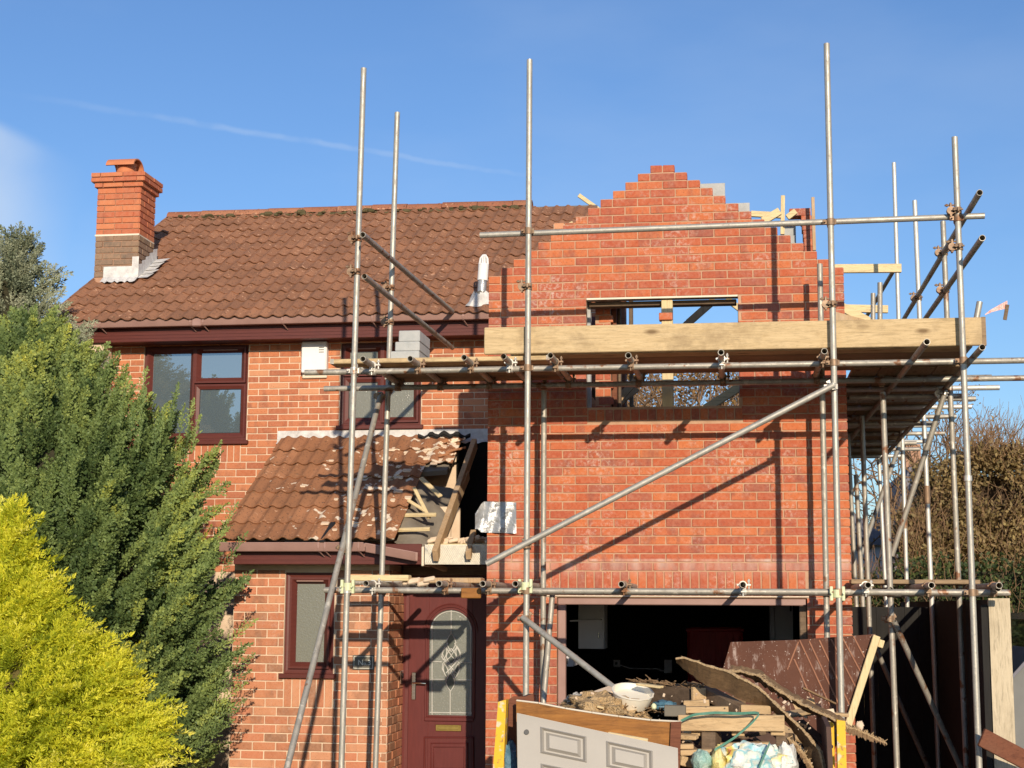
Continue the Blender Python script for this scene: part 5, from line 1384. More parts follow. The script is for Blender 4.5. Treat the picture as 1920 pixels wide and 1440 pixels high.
rubbish('dark_joist', MB().beam(at(1322, 1297, -2.72), at(1396, 1336, -3.12), .085, .085, c=.006), M_oldw, 'dark sawn joist poking forward over the pallet with a pale cut end', 'joist')
rubbish('timber_offcut', MB().beam(at(1225, 1392, -3.45), at(1262, 1408, -3.5), .05, .035), M_pine, 'pale bent timber offcut resting on the white door edge', 'timber')
rubbish('timber_strip', MB().beam(at(1140, 1375, -3.52), at(1215, 1388, -3.53), .04, .02), M_pine, 'pale timber strip just above the top edge of the white door', 'timber')
rubbish('dark_slate', MB().beam(at(1246, 1332, -3.2), at(1286, 1333, -3.2), .09, .07), M_slate, 'dark square offcut beside the pallet planks', 'offcut')
def strip(name, up, lo, Y0, Y1, th, mat, label, cat, rag=.004, seed=1, dy=0.):
    """a bent board between an upper and a lower edge, with ragged edges"""
    r = random.Random(seed)
    def res(pts, n):
        out = []; Ls = [0]
        for a, b in zip(pts, pts[1:]): Ls.append(Ls[-1]+math.dist(a, b))
        for i in range(n):
            s = Ls[-1]*i/(n-1); k = max(j for j in range(len(Ls)) if Ls[j] <= s+1e-9); k = min(k, len(pts)-2); f = (s-Ls[k])/(Ls[k+1]-Ls[k]); out.append((pts[k][0]*(1-f)+pts[k+1][0]*f, pts[k][1]*(1-f)+pts[k+1][1]*f))
        return out
    n = 46; U, Lw = res(up, n), res(lo, n); vs = []
    for i in range(n):
        f = i/(n-1); a = at(*U[i], Y0+dy*f)+Vector((0, 0, r.uniform(-rag, rag))); b = at(*Lw[i], Y1+dy*f)+Vector((0, 0, r.uniform(-rag, rag)*1.6))
        m = (a+b)/2+Vector((0, r.uniform(-.004, .004), 0)); t_ = Vector((0, th, th*.35)); vs += [a, m, b, a+t_, m+t_, b+t_]
    fs = []
    for i in range(n-1):
        p, q = 6*i, 6*i+6
        fs += [(p, p+1, q+1, q), (p+1, p+2, q+2, q+1), (p+3, q+3, q+4, p+4), (p+4, q+4, q+5, p+5), (p, q, q+3, p+3), (p+2, p+5, q+5, q+2)]
    fs += [(0, 3, 4, 1), (1, 4, 5, 2)]; e = 6*(n-1); fs += [(e, e+1, e+4, e+3), (e+1, e+2, e+5, e+4)]
    o = rubbish(name, MB().add(vs, fs), mat, label, cat); mb = MB()
    for i in range(n*3):                                      # torn fibres standing off the upper edge
        f = r.random()*(n-2); k = int(f); a = Vector(vs[6*k]).lerp(Vector(vs[6*k+6]), f-k); g = (Vector(vs[6*k+6])-Vector(vs[6*k])).normalized()
        d = (g*r.choice((-1, 1))+Vector((0, r.uniform(-.5, .3), r.uniform(-.1, .5)))).normalized(); a = a+Vector((0, th*r.random(), .002)); mb.beam(a, a+d*r.uniform(.01, .035), r.uniform(.003, .010), .003, c=.001)
    mb.build('torn_fibres', M_pallet, o); mb = MB()
    for i in range(n-1): a, b = Vector(vs[6*i]), Vector(vs[6*i+6]); mb.beam(a+Vector((0, th*.4, .003)), b+Vector((0, th*.4, .003)), th*.9, r.uniform(.010, .020), c=.003)
    mb.build('lit_edge', M_edge, o)  # sunlit upper edge laid on as a strip of paler wood
    return o
z2 = lambda pts: [(1250+x/4.683, 1180+y/4.683) for x, y in pts]
strip('bent_board', z2([(80, 268), (130, 248), (320, 310), (560, 384), (800, 510), (950, 650), (1200, 890), (1350, 1065), (1400, 1300)]), z2([(84, 300), (180, 372), (320, 480), (540, 562), (700, 640), (880, 690), (1040, 810), (1200, 1010), (1300, 1300)]),
      -3.12, -2.98, .03, M_ply, 'long rotten board bent over the rubbish from the skip middle to its right end', 'board', .004, 2, -.25)
strip('splintered_board', z2([(560, 362), (700, 378), (830, 415), (1000, 548), (1150, 630), (1290, 705), (1480, 790), (1570, 840)]), z2([(600, 395), (720, 430), (820, 480), (1000, 600), (1150, 680), (1290, 748), (1480, 830), (1570, 870)]),
      -2.72, -2.62, .10, M_ply, 'splintered board lying behind the bent board against the brown panel', 'board', .006, 3, -.3)
strip('splintered_end', [(1585, 1362), (1615, 1372), (1640, 1385), (1662, 1396)], [(1586, 1374), (1615, 1384), (1640, 1391), (1661, 1398)], -3.0, -3.02, .05, M_ply, 'splintered board end sticking out past the right yellow skip corner', 'board', .006, 5)
lump('plaster_clod', at(1612, 1362, -2.98), (.025, .02, .035), M_plaster, 'clod of plaster perched on the board end by the yellow corner', 'clod', .4, 3)
strip('lower_board', z2([(1060, 960), (1130, 1010), (1220, 1120), (1300, 1260)]), z2([(1080, 1000), (1140, 1060), (1220, 1180), (1260, 1300)]), -3.3, -3.3, .02, M_ply, 'short rotten board under the bent board beside the sacks', 'board', .008, 8)
r9 = random.Random(77)
TONE = {'pallet_timber': 'pale sawn', 'shaded_rotten_board': 'rotten brown', 'old_timber': 'dark old', 'new_pine': 'clean new pine', 'plaster': 'plaster covered'}
def debris(place, n, x0, x1, y0, y1, Y0, Y1, mats, l0, l1, w0, w1):
    for i in range(n):
        px, py = r9.uniform(x0, x1), r9.uniform(y0, y1); c = at(px, py, r9.uniform(Y0, Y1)); d = Vector((r9.uniform(-1, 1), r9.uniform(-.6, .6), r9.uniform(-.35, .35))).normalized(); L = r9.uniform(l0, l1); m = mats[i % len(mats)]
        o = MB().beam(c-d*L/2, c+d*L/2, r9.uniform(w0, w1), r9.uniform(.012, .035), up=(r9.uniform(-.3, .3), r9.uniform(-.5, .2), 1), c=.003).build('timber_offcut', m)
        tag(o, f'{TONE[m.name]} timber offcut {place}', 'timber', 'timber offcuts in the skip')
for i, (a_, b_, lab, m) in enumerate((((1292, 1283, -2.5), (1392, 1322, -2.7), 'long thin lath lying slantwise above the dark joist', M_ply), ((1345, 1300, -2.75), (1440, 1352, -2.95), 'grey brown floorboard slanting under the bent board', M_oldw), ((1410, 1330, -2.8), (1512, 1392, -3.05), 'broken pale floorboard slanting behind the right end of the pallet', M_pallet),
        ((1076, 1318, -2.7), (1150, 1292, -2.5), 'thin dusty lath rising from the left of the rubble heap', M_plaster), ((1500, 1352, -2.6), (1556, 1402, -2.9), 'dark broken board standing inside the right skip wall', M_darkw), ((1452, 1345, -2.55), (1530, 1330, -2.45), 'short pale board bridging behind the splintered board', M_edge))):
    rubbish('broken_board', MB().beam(at(*a_), at(*b_), r9.uniform(.05, .11), .022, up=(0, -.35, 1), c=.004), m, lab, 'board')
debris('lying left of the cream tub', 4, 1062, 1140, 1300, 1345, -3.2, -2.7, (M_pallet, M_ply, M_oldw, M_pine), .08, .24, .02, .05)
debris('on the rubble just right of the cream tub', 4, 1215, 1330, 1285, 1340, -3.1, -2.5, (M_pallet, M_ply, M_oldw, M_pine), .08, .30, .02, .06)
debris('jammed under the pallet', 4, 1275, 1380, 1375, 1412, -3.3, -2.9, (M_pallet, M_oldw, M_pine, M_ply), .10, .28, .02, .06)
debris('under the right end of the pallet', 4, 1400, 1500, 1375, 1412, -3.3, -2.9, (M_pallet, M_oldw, M_pine, M_ply), .10, .28, .02, .06)
debris('wedged behind the bent board', 5, 1400, 1560, 1300, 1400, -2.9, -2.4, (M_ply, M_oldw, M_pallet, M_plaster, M_pine), .08, .28, .03, .09)
mb = MB()
for i in range(150):
    c = at(r9.uniform(1050, 1540), r9.uniform(1300, 1440), r9.uniform(-3.3, -2.5)); q = r9.uniform(.003, .011); a = Vector((r9.uniform(-1, 1), r9.uniform(-1, 1), r9.uniform(-1, 1))).normalized(); b = a.orthogonal().normalized(); mb.cob(c, a, b, a.cross(b), q*1.5, q, q*.6, q*.3)
o = mb.build('plaster_rubble', M_plaster); stuff(o); tag(o, 'crumbs of plaster and mortar all through the skip load', 'rubble')
# brown grooved garage door panel
def garage_panel():
    Y = -1.22; nn = Vector((0, .03, 0))
    t = thing('garage_door_panel', 'paint spattered brown garage door panel with chevron grooves propped behind the skip', 'door panel', at(1490, 1270, Y))
    MB().prism(pxpoly([(1370, 1204), (1490, 1200), (1642, 1189), (1585, 1350), (1560, 1420), (1330, 1420), (1345, 1290)], Y), nn).build('panel', M_garaged, t)
    mb = MB()
    for x0, y0, x1, y1 in ((1499, 1200, 1566, 1344), (1517, 1202, 1580, 1336), (1536, 1200, 1594, 1325), (1558, 1198, 1606, 1292), (1579, 1195, 1617, 1266), (1600, 1193, 1628, 1246), (1489, 1236, 1534, 1338), (1497, 1203, 1476, 1256)):
        mb.beam(at(x0, y0, Y-.002), at(x1, y1, Y-.002), .012, .010, up=(0, 1, 0), c=.003)
    mb.build('groove_bead', M_groove, t)
    MB().beam(at(1644, 1192, Y-.03), at(1590, 1360, Y-.03), .055, .05, up=(0, 1, 0)).build('edge_batten', M_pinez, t)
    MB().beam(at(1654, 1200, Y), at(1650, 1214, Y), .04, .04, up=(0, 1, 0)).build('block', M_pinez, t)
garage_panel()
rubbish('offcut_sheet', MB().prism(pxpoly([(1486, 1318), (1526, 1308), (1532, 1340), (1498, 1345)], -2.4), (0, .02, 0)), M_pallet, 'small pale square sheet offcut leaning under the brown garage panel', 'sheet')
# sacks
lump('printed_sack', at(1415, 1432, -3.42), (.235, .15, .125), M_bag, 'white sack with blue, red and yellow print in front of the pallet', 'sack', .34, 11, 3.6, 48)
lump('yellow_sack', at(1346, 1432, -3.46), (.045, .08, .10), M_bagy, 'yellow sack squeezed between the printed sack and the green one', 'sack', .3, 12)
lump('green_sack', at(1315, 1428, -3.47), (.065, .08, .075), M_bagg, 'green and white sack by the right edge of the white door', 'sack', .25, 13)
lump('white_sack', at(1474, 1440, -3.40), (.07, .12, .15), M_bagw, 'white sack edge at the right of the printed sack', 'sack', .3, 14)
lump('blue_sack', at(954, 1440, -3.40), (.075, .12, .16), M_bagb, 'dark blue sack at the left end behind the yellow corner', 'sack', .3, 15)
lump('blue_bag', at(1245, 1322, -2.95), (.08, .05, .03), M_bagb, 'small blue bag beside the dark timber offcut', 'bag', .4, 16)
lump('lime_cap', at(1226, 1325, -3.05), (.018, .018, .022), M_lime, 'tiny lime coloured bottle cap beside the tub', 'cap', .2, 17)
def strapobj(name, pts, Y, label, w=.017):
    P = [at(px, py, Y+dy) for px, py, dy in pts]; fine = []
    for i in range(len(P)-1):
        for k in range(6): fine.append(P[i].lerp(P[i+1], k/6))
    fine.append(P[-1])
    for _ in range(2): fine = [fine[0]]+[(a+b*2+c)/4 for a, b, c in zip(fine, fine[1:], fine[2:])]+[fine[-1]]
    mb = MB(); vs = []
    for q in fine: vs += [q+Vector((0, -.002, w/2)), q+Vector((0, .004, -w/2)), q+Vector((0, .001, w/2)), q+Vector((0, .007, -w/2))]
    fs = []
    for i in range(len(fine)-1): a = 4*i; fs += [(a, a+1, a+5, a+4), (a+2, a+6, a+7, a+3), (a, a+4, a+6, a+2), (a+1, a+3, a+7, a+5)]
    mb.add(vs, fs); tag(mb.build(name, M_strap), label, 'strap')
strapobj('plastic_strap', [(1276, 1352, 0), (1300, 1340, .0), (1340, 1336, 0), (1385, 1338, 0), (1415, 1336, 0), (1425, 1338, -.02), (1410, 1356, -.03), (1375, 1385, -.06), (1340, 1406, -.08)], -3.42, 'green plastic strap looping over the pallet')
strapobj('plastic_strap', [(1443, 1394, 0), (1436, 1410, -.04), (1428, 1428, -.06), (1420, 1450, -.08)], -3.55, 'green plastic strap end hanging over the printed sack', .03)

# ================================================================== RIGHT SIDE PASSAGE
fence = thing('passage_fence', 'tall black board fence closing the right side of the passage', 'fence', (4.16, 2.5, 0))
for i in range(46):
    y = -1.02+.152*i; MB().box(4.135, 4.16+.004*(i % 2), y, y+.149, .02, 2.14).build('fence_board', M_fence, fence)
for z in (.4, 1.1, 1.9): MB().cbox(4.162, 4.20, -1.0, 5.9, z, z+.09).build('rail', M_fence, fence)
a, b = at(1853, 1120, -1.08), at(1893, 1120, -1.08)
t = thing('timber_post', 'broad pale knotty timber standing at the front end of the black fence', 'post', ((a.x+b.x)/2, -1.08, 0))
MB().prism([(a.x-.002, -1.085, 0), (b.x+.0, -1.085, 0), (b.x, -1.085, 2.15), (a.x, -1.085, 2.15)], (0, .05, 0)).build('plank', M_post, t)
MB().box(a.x-.055, a.x-.006, -1.07, -1.03, 0, 2.10).build('side_strip', M_fence, t)
gate = thing('side_gate', 'black board gate with an arched iron handle at the back of the passage', 'gate', (3.63, 2.7, 0))
for i in range(7): x = 3.15+.14*i; MB().box(x, x+.137, 2.7, 2.73+.004*(i % 2), .02, 2.08).build('gate_board', M_fence, gate)
mb = MB(); c = at(1766, 1175, 2.66); pts = [c+Vector((-.07, 0, -.55))]+[c+Vector((-.07*math.cos(math.pi*i/10), 0, .10*math.sin(math.pi*i/10)-.05)) for i in range(11)]+[c+Vector((.07, 0, -.55))]
mb.path(pts, .011, 8); mb.build('arch', M_skipin, gate, smooth=True)
o = MB().beam(at(1840, 1382, -1.6), at(1945, 1437, -1.45), .03, .135, up=(0, 0, 1)).build('brown_plank', M_brownp); tag(o, 'reddish brown plank slanting across the foot of the pale post', 'plank')
van = thing('parked_van', 'dark blue van parked beyond the fence, only its edge in view', 'van', (6.3, 4, 0))
MB().prism([(5.15, 1.9, .35), (5.15, 6.4, .35), (5.15, 6.4, 1.15), (5.15, 1.7, 1.05), (5.15, 1.65, .6)], (1.8, 0, 0)).build('body', M_car, van)
MB().prism([(5.2, 2.5, 1.12), (5.2, 6.35, 1.16), (5.25, 6.2, 1.95), (5.25, 3.2, 1.95)], (1.7, 0, 0)).build('cab', M_carg, van)
MB().prism([(5.22, 3.15, 1.955), (5.22, 6.3, 1.955), (5.3, 6.3, 2.02), (5.3, 3.3, 2.02)], (1.64, 0, 0)).build('roof', M_car, van)
MB().cbox(5.25, 5.75, 1.58, 1.7, .75, .9).build('headlight', M_carg, van); MB().cbox(5.3, 6.8, 1.6, 1.72, .42, .55).build('bumper', M_black, van)
for x in (5.14, 6.75):
    for y in (2.5, 5.6):
        w = MB().tube((x, y, .33), (x+.22, y, .33), .33, 20).build('wheel', M_black, van); MB().tube((x-.006, y, .33), (x+.1, y, .33), .2, 16).build('rim', M_greyp, w)
t = thing('grey_shed', 'low grey shed with a pitched roof beside the van', 'shed', (4.9, 1.2, 0))
MB().prism([(4.55, .9, 0), (5.05, .9, 0), (5.05, .9, 1.45), (4.80, .9, 1.72), (4.55, .9, 1.42)], (0, 1.2, 0)).build('wall', M_greyp, t)
MB().beam((4.50, .85, 1.40), (4.81, .85, 1.74), .06, .03, up=(0, 0, 1)).build('roof', M_greyhouse, t)
MB().box(4.7, 4.9, .885, .899, .9, 1.2).build('window', M_carg, t)

# ================================================================== BACKGROUND HOUSE
bh = thing('background_house', 'distant white rendered house with steep grey slate roof behind the trees', 'house', (7, 18, 0))
a = at(1690, 1060, 17); b = at(1800, 1060, 17)
MB().box(4.9, 7.0, 17, 22.8, 0, 2.5).build('wall', M_render, bh)
MB().prism([(4.7, 16.9, 2.3), (7.2, 16.9, 2.3), (5.75, 16.9, 4.75), (5.45, 16.9, 4.75)], (0, 6, 0)).build('roof', M_greyhouse, bh)
MB().cbox(5.5, 5.8, 18, 18.4, 4.6, 5.3).build('chimney', M_mort_c, bh)
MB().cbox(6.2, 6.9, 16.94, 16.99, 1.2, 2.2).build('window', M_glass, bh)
bh2 = thing('white_garage', 'low white walled outbuilding far behind the scaffold on the right', 'garage', (4.4, 15, 0))
MB().box(3.3, 4.7, 13, 15, 0, 3.1).build('wall', M_render, bh2); MB().prism([(3.2, 12.9, 3.1), (4.8, 12.9, 3.1), (4.0, 12.9, 3.7)], (0, 2.2, 0)).build('roof', M_greyhouse, bh2)

# ================================================================== VEGETATION
def frames(d, n):
    d = d/np.linalg.norm(d, axis=1, keepdims=True); s = np.cross(d, n); s /= np.linalg.norm(s, axis=1, keepdims=True)+1e-9; return s, np.cross(s, d), d
def plume_proto(L, nb, leaf, width, rng, curl=.0, lw=.5, droop=0.):
    """one feathery spray along +Z, lying in the XZ plane: leaf quads on a central stem and side shoots"""
    Q = []
    def leafq(p, d, ln, w):
        d = d/np.linalg.norm(d); t = np.array((0, 1., 0))+rng.normal(size=3)*.55; s = np.cross(d, t); s /= np.linalg.norm(s)+1e-9
        Q.append([p, p+d*ln*.45+s*w, p+d*ln, p+d*ln*.45-s*w])
    for i in range(nb):
        t = (i+.5)/nb; base = np.array((curl*t*t*L, 0, t*L)); sg = 1 if i % 2 else -1
        l = width*L*(.35+1.0*t if t < .35 else 1.15*(1-t)**.75+.10)*rng.uniform(.7, 1.2)
        ang = rng.uniform(.5, .85); dv = np.array((sg*math.sin(ang), rng.normal()*.28, math.cos(ang)))
        m = max(2, int(l/(leaf*.55)))
        for j in range(m):
            f = (j+.4)/m; p = base+dv*l*f+np.array((0, 0, -droop*l*f*f))
            dd = dv+rng.normal(size=3)*np.array((.45, .25, .45)); leafq(p, dd, leaf*rng.uniform(.7, 1.25), leaf*lw*rng.uniform(.6, 1.1))
        leafq(base, np.array((rng.normal()*.3, rng.normal()*.3, 1.)), leaf*1.2, leaf*lw)
    for j in range(3): leafq(np.array((curl*L, 0, L*(.93+.03*j))), np.array((rng.normal()*.2, 0, 1.)), leaf*1.3, leaf*lw)
    return np.array(Q)                                    # n x 4 x 3
def scatter(protos, P, D, N, S, tint, rng):
    V = []; T = []
    s, n, d = frames(D, N)
    pick = rng.integers(0, len(protos), len(P))
    for k, pr in enumerate(protos):
        I = np.where(pick == k)[0]
        if not len(I): continue
        q = pr.reshape(-1, 3)
        M = np.stack([s[I], n[I], d[I]], 1)*S[I][:, None, None]
        v = np.einsum('pj,ijk->ipk', q, M)+P[I][:, None, :]
        V.append(v.reshape(-1, 3)); tt = np.clip(tint[I][:, None]+rng.normal(0, .10, (len(I), len(pr))), 0, 1); T.append(np.repeat(tt, 4, axis=1).ravel())
    V = np.concatenate(V); T = np.concatenate(T); F = np.arange(len(V)).reshape(-1, 4); return V, F, T
def conifer(name, label, ax_pts, Yc, rad_pts, ry, mat, core, nplume, L, leaf, width, lean, up, seed, tintf=None, curl=0., lw=.5, droop=0., nb=26, holes=0., zlow=0., corek=.80, front=1.15, group=None, blen=.75, brad=.07, per=10, splay=.38, inset=.12, drop=.0, side=.1, uneven=.07):
    """crown shaped by a radius profile: rad_pts = (pixel row, radius in pixels) at the trunk's distance"""
    rng = np.random.default_rng(seed)
    zs = np.array([at(ax_pts, r[0], Yc).z for r in rad_pts]); rs = np.array([(at(ax_pts+r[1], r[0], Yc)-at(ax_pts, r[0], Yc)).x for r in rad_pts])
    o = np.argsort(zs); zs, rs = zs[o], rs[o]; cx = at(ax_pts, 1000, Yc).x
    rs = np.maximum(rs-inset, .03); zs = zs-drop; zs = np.concatenate([[0], zs]); rs = np.concatenate([[rs[0]*.9], rs])
    t = thing(name, label, 'conifer', (cx, Yc, 0), group)
    protos = [plume_proto(L, nb, leaf, width, rng, curl*rng.uniform(.5, 1.5), lw, droop) for _ in range(7)]
    n = nplume
    # boughs: upright spindles over the outside of the crown, dark gaps between them
    from mathutils import noise as mn
    zz = rng.uniform(zlow, zs[-1], n*5); keep = rng.uniform(0, rs.max(), n*5) < np.interp(zz, zs, rs)+.22; zz = zz[keep][:n]; n = len(zz)
    ph = rng.uniform(-math.pi*1.08, math.pi*.08, n); ph = np.where(rng.random(n) < .10, rng.uniform(-math.pi, math.pi, n), ph)
    lay = rng.choice([1.0, .9, .76], n, p=[.42, .3, .28]); rr = np.interp(zz, zs, rs)*lay*(1+uneven*np.sin(ph*5+zz*2.3)+.05*np.sin(ph*11-zz*4.1+1.3))
    B = np.stack([cx+rr*np.cos(ph), Yc+rr*ry*np.sin(ph), zz], 1)
    out = np.stack([np.cos(ph), np.sin(ph), np.zeros(n)], 1)
    low = np.clip((zs[-1]-zz)/zs[-1], 0, 1)
    BD = out*(lean*(.45+.9*low)*(.35+.65*np.abs(np.cos(ph)))+rng.normal(0, .08, n))[:, None]+np.array((0, 0, 1.))*(up+rng.normal(0, .06, n))[:, None]+rng.normal(0, .05, (n, 3))
    BD[:, 0] += side*np.clip(rr*np.cos(ph)+.35, 0, 1.5)*np.clip(low*1.9-.35, .12, 1.)
    BD /= np.linalg.norm(BD, axis=1, keepdims=True)
    BL = blen*rng.uniform(.7, 1.25, n)*np.clip(.5+rr*.6, .5, 1.)
    B = B-BD*BL[:, None]*.55
    bt = np.array([.5+.5*mn.noise(Vector((p[0]*1.7, p[1]*1.7, p[2]*1.3))) for p in B])+rng.normal(0, .14, n)
    k = per; m_ = n*k; bi = np.repeat(np.arange(n), k); tt = np.tile((np.arange(k)+.5)/k, n)+rng.normal(0, .03, m_)
    rv = rng.normal(size=(m_, 3)); rv -= (rv*BD[bi]).sum(1, keepdims=True)*BD[bi]; rv /= np.linalg.norm(rv, axis=1, keepdims=True)
    rv = rv+out[bi]*.55+np.array((0, -.25, 0)); rv -= (rv*BD[bi]).sum(1, keepdims=True)*BD[bi]; rv /= np.linalg.norm(rv, axis=1, keepdims=True)
    rad_ = brad*(1-.75*tt)
    P = B[bi]+BD[bi]*(tt*BL[bi]*.8)[:, None]+rv*(rad_*rng.uniform(.3, 1., m_))[:, None]
    D = BD[bi]+rv*(splay*(1-.6*tt))[:, None]+rng.normal(0, .06, (m_, 3))
    Nn = rv*.5+out[bi]*.35+np.array((.15, -.55, .25))+rng.normal(0, .38, (m_, 3))
    S = rng.uniform(.75, 1.2, m_)*(1.05-.35*tt)
    tint = np.clip(bt[bi]*.7+.52*(tt-.38)+rng.normal(0, .09, m_), 0, 1)
    V, F, T = scatter(protos, P, D, Nn, S, tint, rng)
    cr = mesh_np('crown', V, F, mat, t, WL[t.name])
    a = cr.data.attributes.new('tint', 'FLOAT', 'POINT'); a.data.foreach_set('value', T.astype(np.float32))
    # branching heart of the bush: rough dark mass and stems inside
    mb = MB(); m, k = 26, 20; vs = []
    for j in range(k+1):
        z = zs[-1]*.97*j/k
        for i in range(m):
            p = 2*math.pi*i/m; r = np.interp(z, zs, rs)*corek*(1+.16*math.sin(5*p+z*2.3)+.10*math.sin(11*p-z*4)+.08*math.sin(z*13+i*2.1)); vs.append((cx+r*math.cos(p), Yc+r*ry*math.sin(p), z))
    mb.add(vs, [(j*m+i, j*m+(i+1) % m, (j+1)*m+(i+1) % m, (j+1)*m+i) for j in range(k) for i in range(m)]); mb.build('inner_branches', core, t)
    MB().path([(cx, Yc, 0), (cx+.03, Yc, zs[-1]*.5), (cx, Yc, zs[-1]*.9)], .1, 10, [.12, .08, .02]).build('trunk', M_bark, t)
    return t
conifer('conifer', 'tall dark green feathery conifer in front of the house wall on the left', 40, .25,
        [(560, 8), (600, 70), (660, 140), (720, 205), (780, 290), (830, 318), (900, 330), (980, 352), (1060, 385), (1160, 395), (1260, 385), (1350, 345), (1440, 285)], .62, M_leafd, M_core, 620, .30, .030, .38, .80, 1.0, 5, nb=20, lw=.50, blen=1.0, brad=.066, per=15, drop=.33, corek=.58, side=.34, inset=.19, splay=.34)
conifer('conifer', 'bright yellow green golden conifer in the front left corner', 20, -1.75,
        [(955, 8), (990, 50), (1040, 85), (1090, 130), (1140, 155), (1190, 215), (1240, 270), (1300, 300), (1370, 312), (1440, 318)], .62, M_leafg, M_coreg, 400, .32, .044, .32, 1.0, .8, 6, nb=19, lw=.17, curl=.35, droop=.35, blen=.6, brad=.075, per=11, splay=.5, corek=.58, inset=.32, drop=.16, side=.30, uneven=.16)
conifer('conifer', 'pale blue grey conifer poking up behind the dark green one', 0, 1.35,
        [(440, 6), (475, 52), (520, 84), (560, 100), (610, 130), (680, 170), (760, 200), (900, 215)], .62, M_leafb, M_core, 230, .26, .024, .42, 1.4, .55, 8, nb=18, lw=.44, zlow=2.6, blen=.6, brad=.08, per=10, splay=.5, inset=.16, corek=.5)
# stray upright shoots of the dark conifer against the window
def shoots(label_parent, px_list, Y, L, seed, mat, leaf=.022):
    rng = np.random.default_rng(seed); pr = [plume_proto(L, 24, leaf, .22, rng, .1, .42) for _ in range(4)]
    P = np.array([list(at(px, py, Y)) for px, py, _ in px_list]); n = len(P); D = np.array([[.25*l, -.1, 1.] for *_, l in px_list]); Nn = np.tile((0., -1., .1), (n, 1))+rng.normal(0, .3, (n, 3))
    V, F, T = scatter(pr, P, D, Nn, np.full(n, 1.), rng.uniform(.3, .8, n), rng)
    o = mesh_np('shoots', V, F, mat, label_parent, WL[label_parent.name]); a = o.data.attributes.new('tint', 'FLOAT', 'POINT'); a.data.foreach_set('value', T.astype(np.float32))
dk = [o for o in COL.objects if o.name == 'conifer'][0]
shoots(dk, [(262, 800, .3), (265, 760, .2), (258, 850, .3), (318, 810, .3), (322, 790, .4), (335, 830, .4), (350, 820, .4), (360, 850, .5), (300, 830, .2), (290, 850, .2), (245, 830, .1), (225, 800, .3), (345, 870, .5)], -.35, .34, 3, M_leafd)
shoots(dk, [(395, 1290, 4.5), (385, 1320, 4.5), (380, 1350, 4), (400, 1230, 4), (405, 1150, 3), (410, 1090, 2.), (400, 1040, 1.5), (370, 1400, 4), (385, 1265, 5), (375, 1375, 4.5), (355, 1420, 4)], -.3, .5, 4, M_leafd)

def bare_tree(name, label, base, height, spread, seed, depth=6, twigs=True, leaves=0, leafmat=None, dens=1., rtrunk=.16, cat='tree'):
    rng = random.Random(seed); segs = []; tips = []
    def grow(p, d, L, r, lev):
        n = 3; q = p
        for i in range(n):
            d = (d+Vector((rng.gauss(0, .14), rng.gauss(0, .14), rng.gauss(.03, .09)))).normalized(); q2 = q+d*L/n
            segs.append((q, q2, r*(1-.28*i/n), r*(1-.28*(i+1)/n))); q = q2
            if lev > 1 and rng.random() < .55*dens:
                a = rng.uniform(0, 6.28); o = d.orthogonal().normalized(); s = o*math.cos(a)+d.cross(o)*math.sin(a)
                grow(q, (d*.7+s*rng.uniform(.6, 1.1)).normalized(), L*rng.uniform(.45, .75), r*.5, lev-2 if lev > 2 else 0)
        if lev == 0: tips.append((q, d)); return
        for _ in range(rng.choice((2, 2, 3))):
            a = rng.uniform(0, 6.28); o = d.orthogonal().normalized(); s = o*math.cos(a)+d.cross(o)*math.sin(a)
            grow(q, (d+s*rng.uniform(.35, .8)*spread).normalized(), L*rng.uniform(.62, .86), r*.62, lev-1)
    t = thing(name, label, cat, base)
    b = Vector(base); grow(b, Vector((0, 0, 1)), height*.27, rtrunk, depth)
    big = MB(); small_v = []; small_f = []
    for p, q, r0, r1 in segs:
        if r0 > .03: big.tube(p, q, r0, 7, r1, cap=False)
        else:
            d = (q-p).normalized(); o = d.orthogonal().normalized(); o2 = d.cross(o); r0 = max(r0, .006); r1 = max(r1, .004); k = len(small_v)
            for pp, rr in ((p, r0), (q, r1)):
                for a in (0, 2.09, 4.19): small_v.append(tuple(pp+(o*math.cos(a)+o2*math.sin(a))*rr))
            small_f += [(k, k+1, k+4, k+3), (k+1, k+2, k+5, k+4), (k+2, k, k+3, k+5)]
    big.build('trunk', M_bark, t)
    if small_v: mesh_np('crown', np.array(small_v), np.array(small_f), M_twig, t, b)
    if leaves:
        r2 = np.random.default_rng(seed); T_ = np.array([list(q) for q, d in tips]); I = r2.integers(0, len(T_), leaves)
        P = T_[I]+r2.normal(0, .10, (leaves, 3)); s = r2.normal(size=(leaves, 3)); s /= np.linalg.norm(s, axis=1, keepdims=True); u = np.cross(s, r2.normal(size=(leaves, 3))); u /= np.linalg.norm(u, axis=1, keepdims=True)
        k = r2.uniform(.015, .035, leaves)[:, None]; V = np.stack([P, P+s*k+u*k*.6, P+s*k*2, P+s*k-u*k*.6], 1).reshape(-1, 3)
        mesh_np('leaves', V, np.arange(len(V)).reshape(-1, 4), leafmat, t, b, np.repeat(r2.random(leaves), 4))
    return t
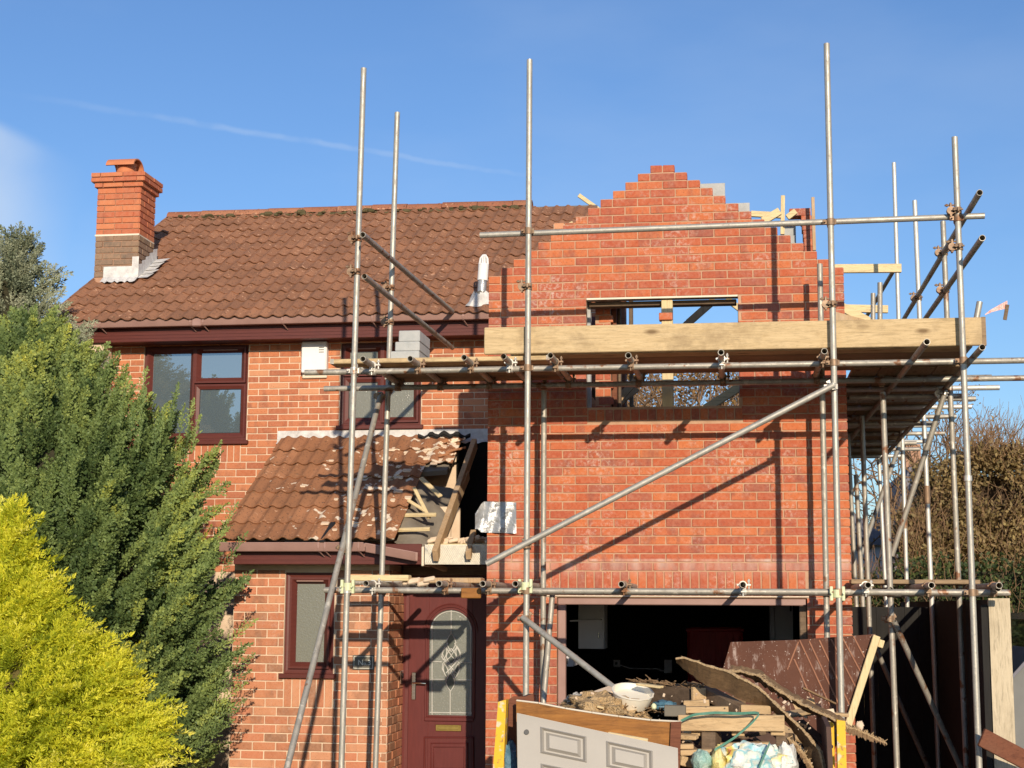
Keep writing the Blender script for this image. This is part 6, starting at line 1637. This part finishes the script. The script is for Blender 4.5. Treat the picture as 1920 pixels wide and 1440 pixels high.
def leaf_mass(name, label, cat, boxes, n, size, mat, seed, twig=900, twigmat=None, core=None, shape=None):
    """hedge: leaf-sized faces and twigs spread through a volume; boxes = (x0,x1,y0,y1,z0,z1,weight)"""
    rng = np.random.default_rng(seed); t = thing(name, label, cat, ((boxes[0][0]+boxes[0][1])/2, (boxes[0][2]+boxes[0][3])/2, 0))
    W_ = np.array([b[6] for b in boxes], float); W_ /= W_.sum(); I = rng.choice(len(boxes), n, p=W_); B = np.array([b[:6] for b in boxes])[I]
    U = rng.random((n, 3)); U[:, 1] **= 1.7; P = np.stack([B[:, 0]+(B[:, 1]-B[:, 0])*U[:, 0], B[:, 2]+(B[:, 3]-B[:, 2])*U[:, 1], B[:, 4]+(B[:, 5]-B[:, 4])*U[:, 2]], 1)
    from mathutils import noise as mn
    cl = np.array([mn.noise(Vector(p)*1.5)+.6*mn.noise(Vector(p)*4.2) for p in P]); k = cl > -.22; P, cl = P[k], cl[k]; n = len(P)
    P += rng.normal(0, .06, P.shape)
    s = rng.normal(size=(n, 3)); s /= np.linalg.norm(s, axis=1, keepdims=True); u = np.cross(s, rng.normal(size=(n, 3))); u /= np.linalg.norm(u, axis=1, keepdims=True)
    h = (rng.uniform(.6, 1.3, n)*size)[:, None]
    V = np.stack([P, P+s*h+u*h*.55, P+s*h*2, P+s*h-u*h*.55], 1).reshape(-1, 3)
    tint = np.clip(.45+.5*cl+rng.normal(0, .18, n), 0, 1)
    mesh_np('crown', V, np.arange(len(V)).reshape(-1, 4), mat, t, WL[t.name], np.repeat(tint, 4))
    vs = []; fs = []
    for i in range(twig):
        b = boxes[rng.integers(0, len(boxes))]; p = np.array((rng.uniform(b[0], b[1]), b[2]+(b[3]-b[2])*rng.random()**2-.03, rng.uniform(b[4], b[5]-.1))); d = np.array((rng.normal()*.5, rng.normal()*.3, 1.)); d /= np.linalg.norm(d); L = rng.uniform(.3, .9)
        for j in range(3):
            d2 = d+rng.normal(size=3)*.25; d2 /= np.linalg.norm(d2); q = p+d2*L/3; o = np.cross(d2, (0, 1, 0)); o /= np.linalg.norm(o)+1e-9; r = .0045*(1-.25*j); m = len(vs)
            vs += [p-o*r, p+o*r, q+o*r*.8, q-o*r*.8, p+np.array((0, .008, 0)), q+np.array((0, .008, 0))]; fs += [(m, m+1, m+2, m+3), (m+1, m+4, m+5, m+2), (m+4, m, m+3, m+5)]; p = q
    if vs: mesh_np('twigs', np.array(vs), np.array(fs), twigmat or M_twig, t, WL[t.name])
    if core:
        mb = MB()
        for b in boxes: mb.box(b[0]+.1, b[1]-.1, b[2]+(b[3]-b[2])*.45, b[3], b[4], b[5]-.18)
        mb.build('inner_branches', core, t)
    return t
hy = 9.0
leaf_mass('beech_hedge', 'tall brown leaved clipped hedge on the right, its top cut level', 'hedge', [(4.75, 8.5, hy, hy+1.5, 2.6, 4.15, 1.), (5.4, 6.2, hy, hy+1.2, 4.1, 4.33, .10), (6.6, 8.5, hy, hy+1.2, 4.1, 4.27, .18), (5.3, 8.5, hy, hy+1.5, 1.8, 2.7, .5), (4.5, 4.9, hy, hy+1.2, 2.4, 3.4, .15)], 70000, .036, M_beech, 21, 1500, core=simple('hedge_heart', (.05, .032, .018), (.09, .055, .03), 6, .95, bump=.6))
leaf_mass('ivy_bank', 'dark green ivy bank with pale flowering tips below the brown hedge', 'ivy', [(4.35, 8.5, 8.0, 9.2, .3, 2.75, 1.), (3.55, 4.6, 8.6, 9.6, .3, 2.55, .25)], 30000, .036, M_ivy, 22, 900, core=M_core)
bare_tree('bare_tree', 'leafless spreading tree rising above the level brown hedge on the right', (6.6, 12.5, 0), 6.9, 1.0, 4, 6, leaves=900, leafmat=M_autumn, rtrunk=.13)
bare_tree('bare_tree', 'leafless twiggy tree just right of the scaffold corner beyond the hedge', (5.0, 13.5, 0), 6.4, 1.1, 9, 6, leaves=1400, leafmat=M_autumn, rtrunk=.12)
bare_tree('bare_tree', 'leafless tree showing through the right pane of the unfinished gable window', (2.3, 17, 0), 9.2, .95, 12, 6, rtrunk=.17)
bare_tree('bare_tree', 'leafless tree showing low through the left of the unfinished gable window', (.9, 19, 0), 7.6, 1.05, 15, 6, leaves=1500, leafmat=M_autumn, rtrunk=.16)
bare_tree('bare_tree', 'leafless tree between the extension corner and the grey roofed house', (4.3, 15.5, 0), 6.3, 1.1, 18, 6, leaves=2200, leafmat=M_autumn, rtrunk=.12)
leaf_mass('autumn_thicket', 'olive and golden thicket far behind, seen through the gable window', 'thicket', [(-2.0, 2.9, 20, 21.5, 4.0, 7.3, 1.), (-2.5, 4.0, 20.3, 21.5, 1.0, 4.5, .4)], 34000, .05, M_autumn, 25, 2500)
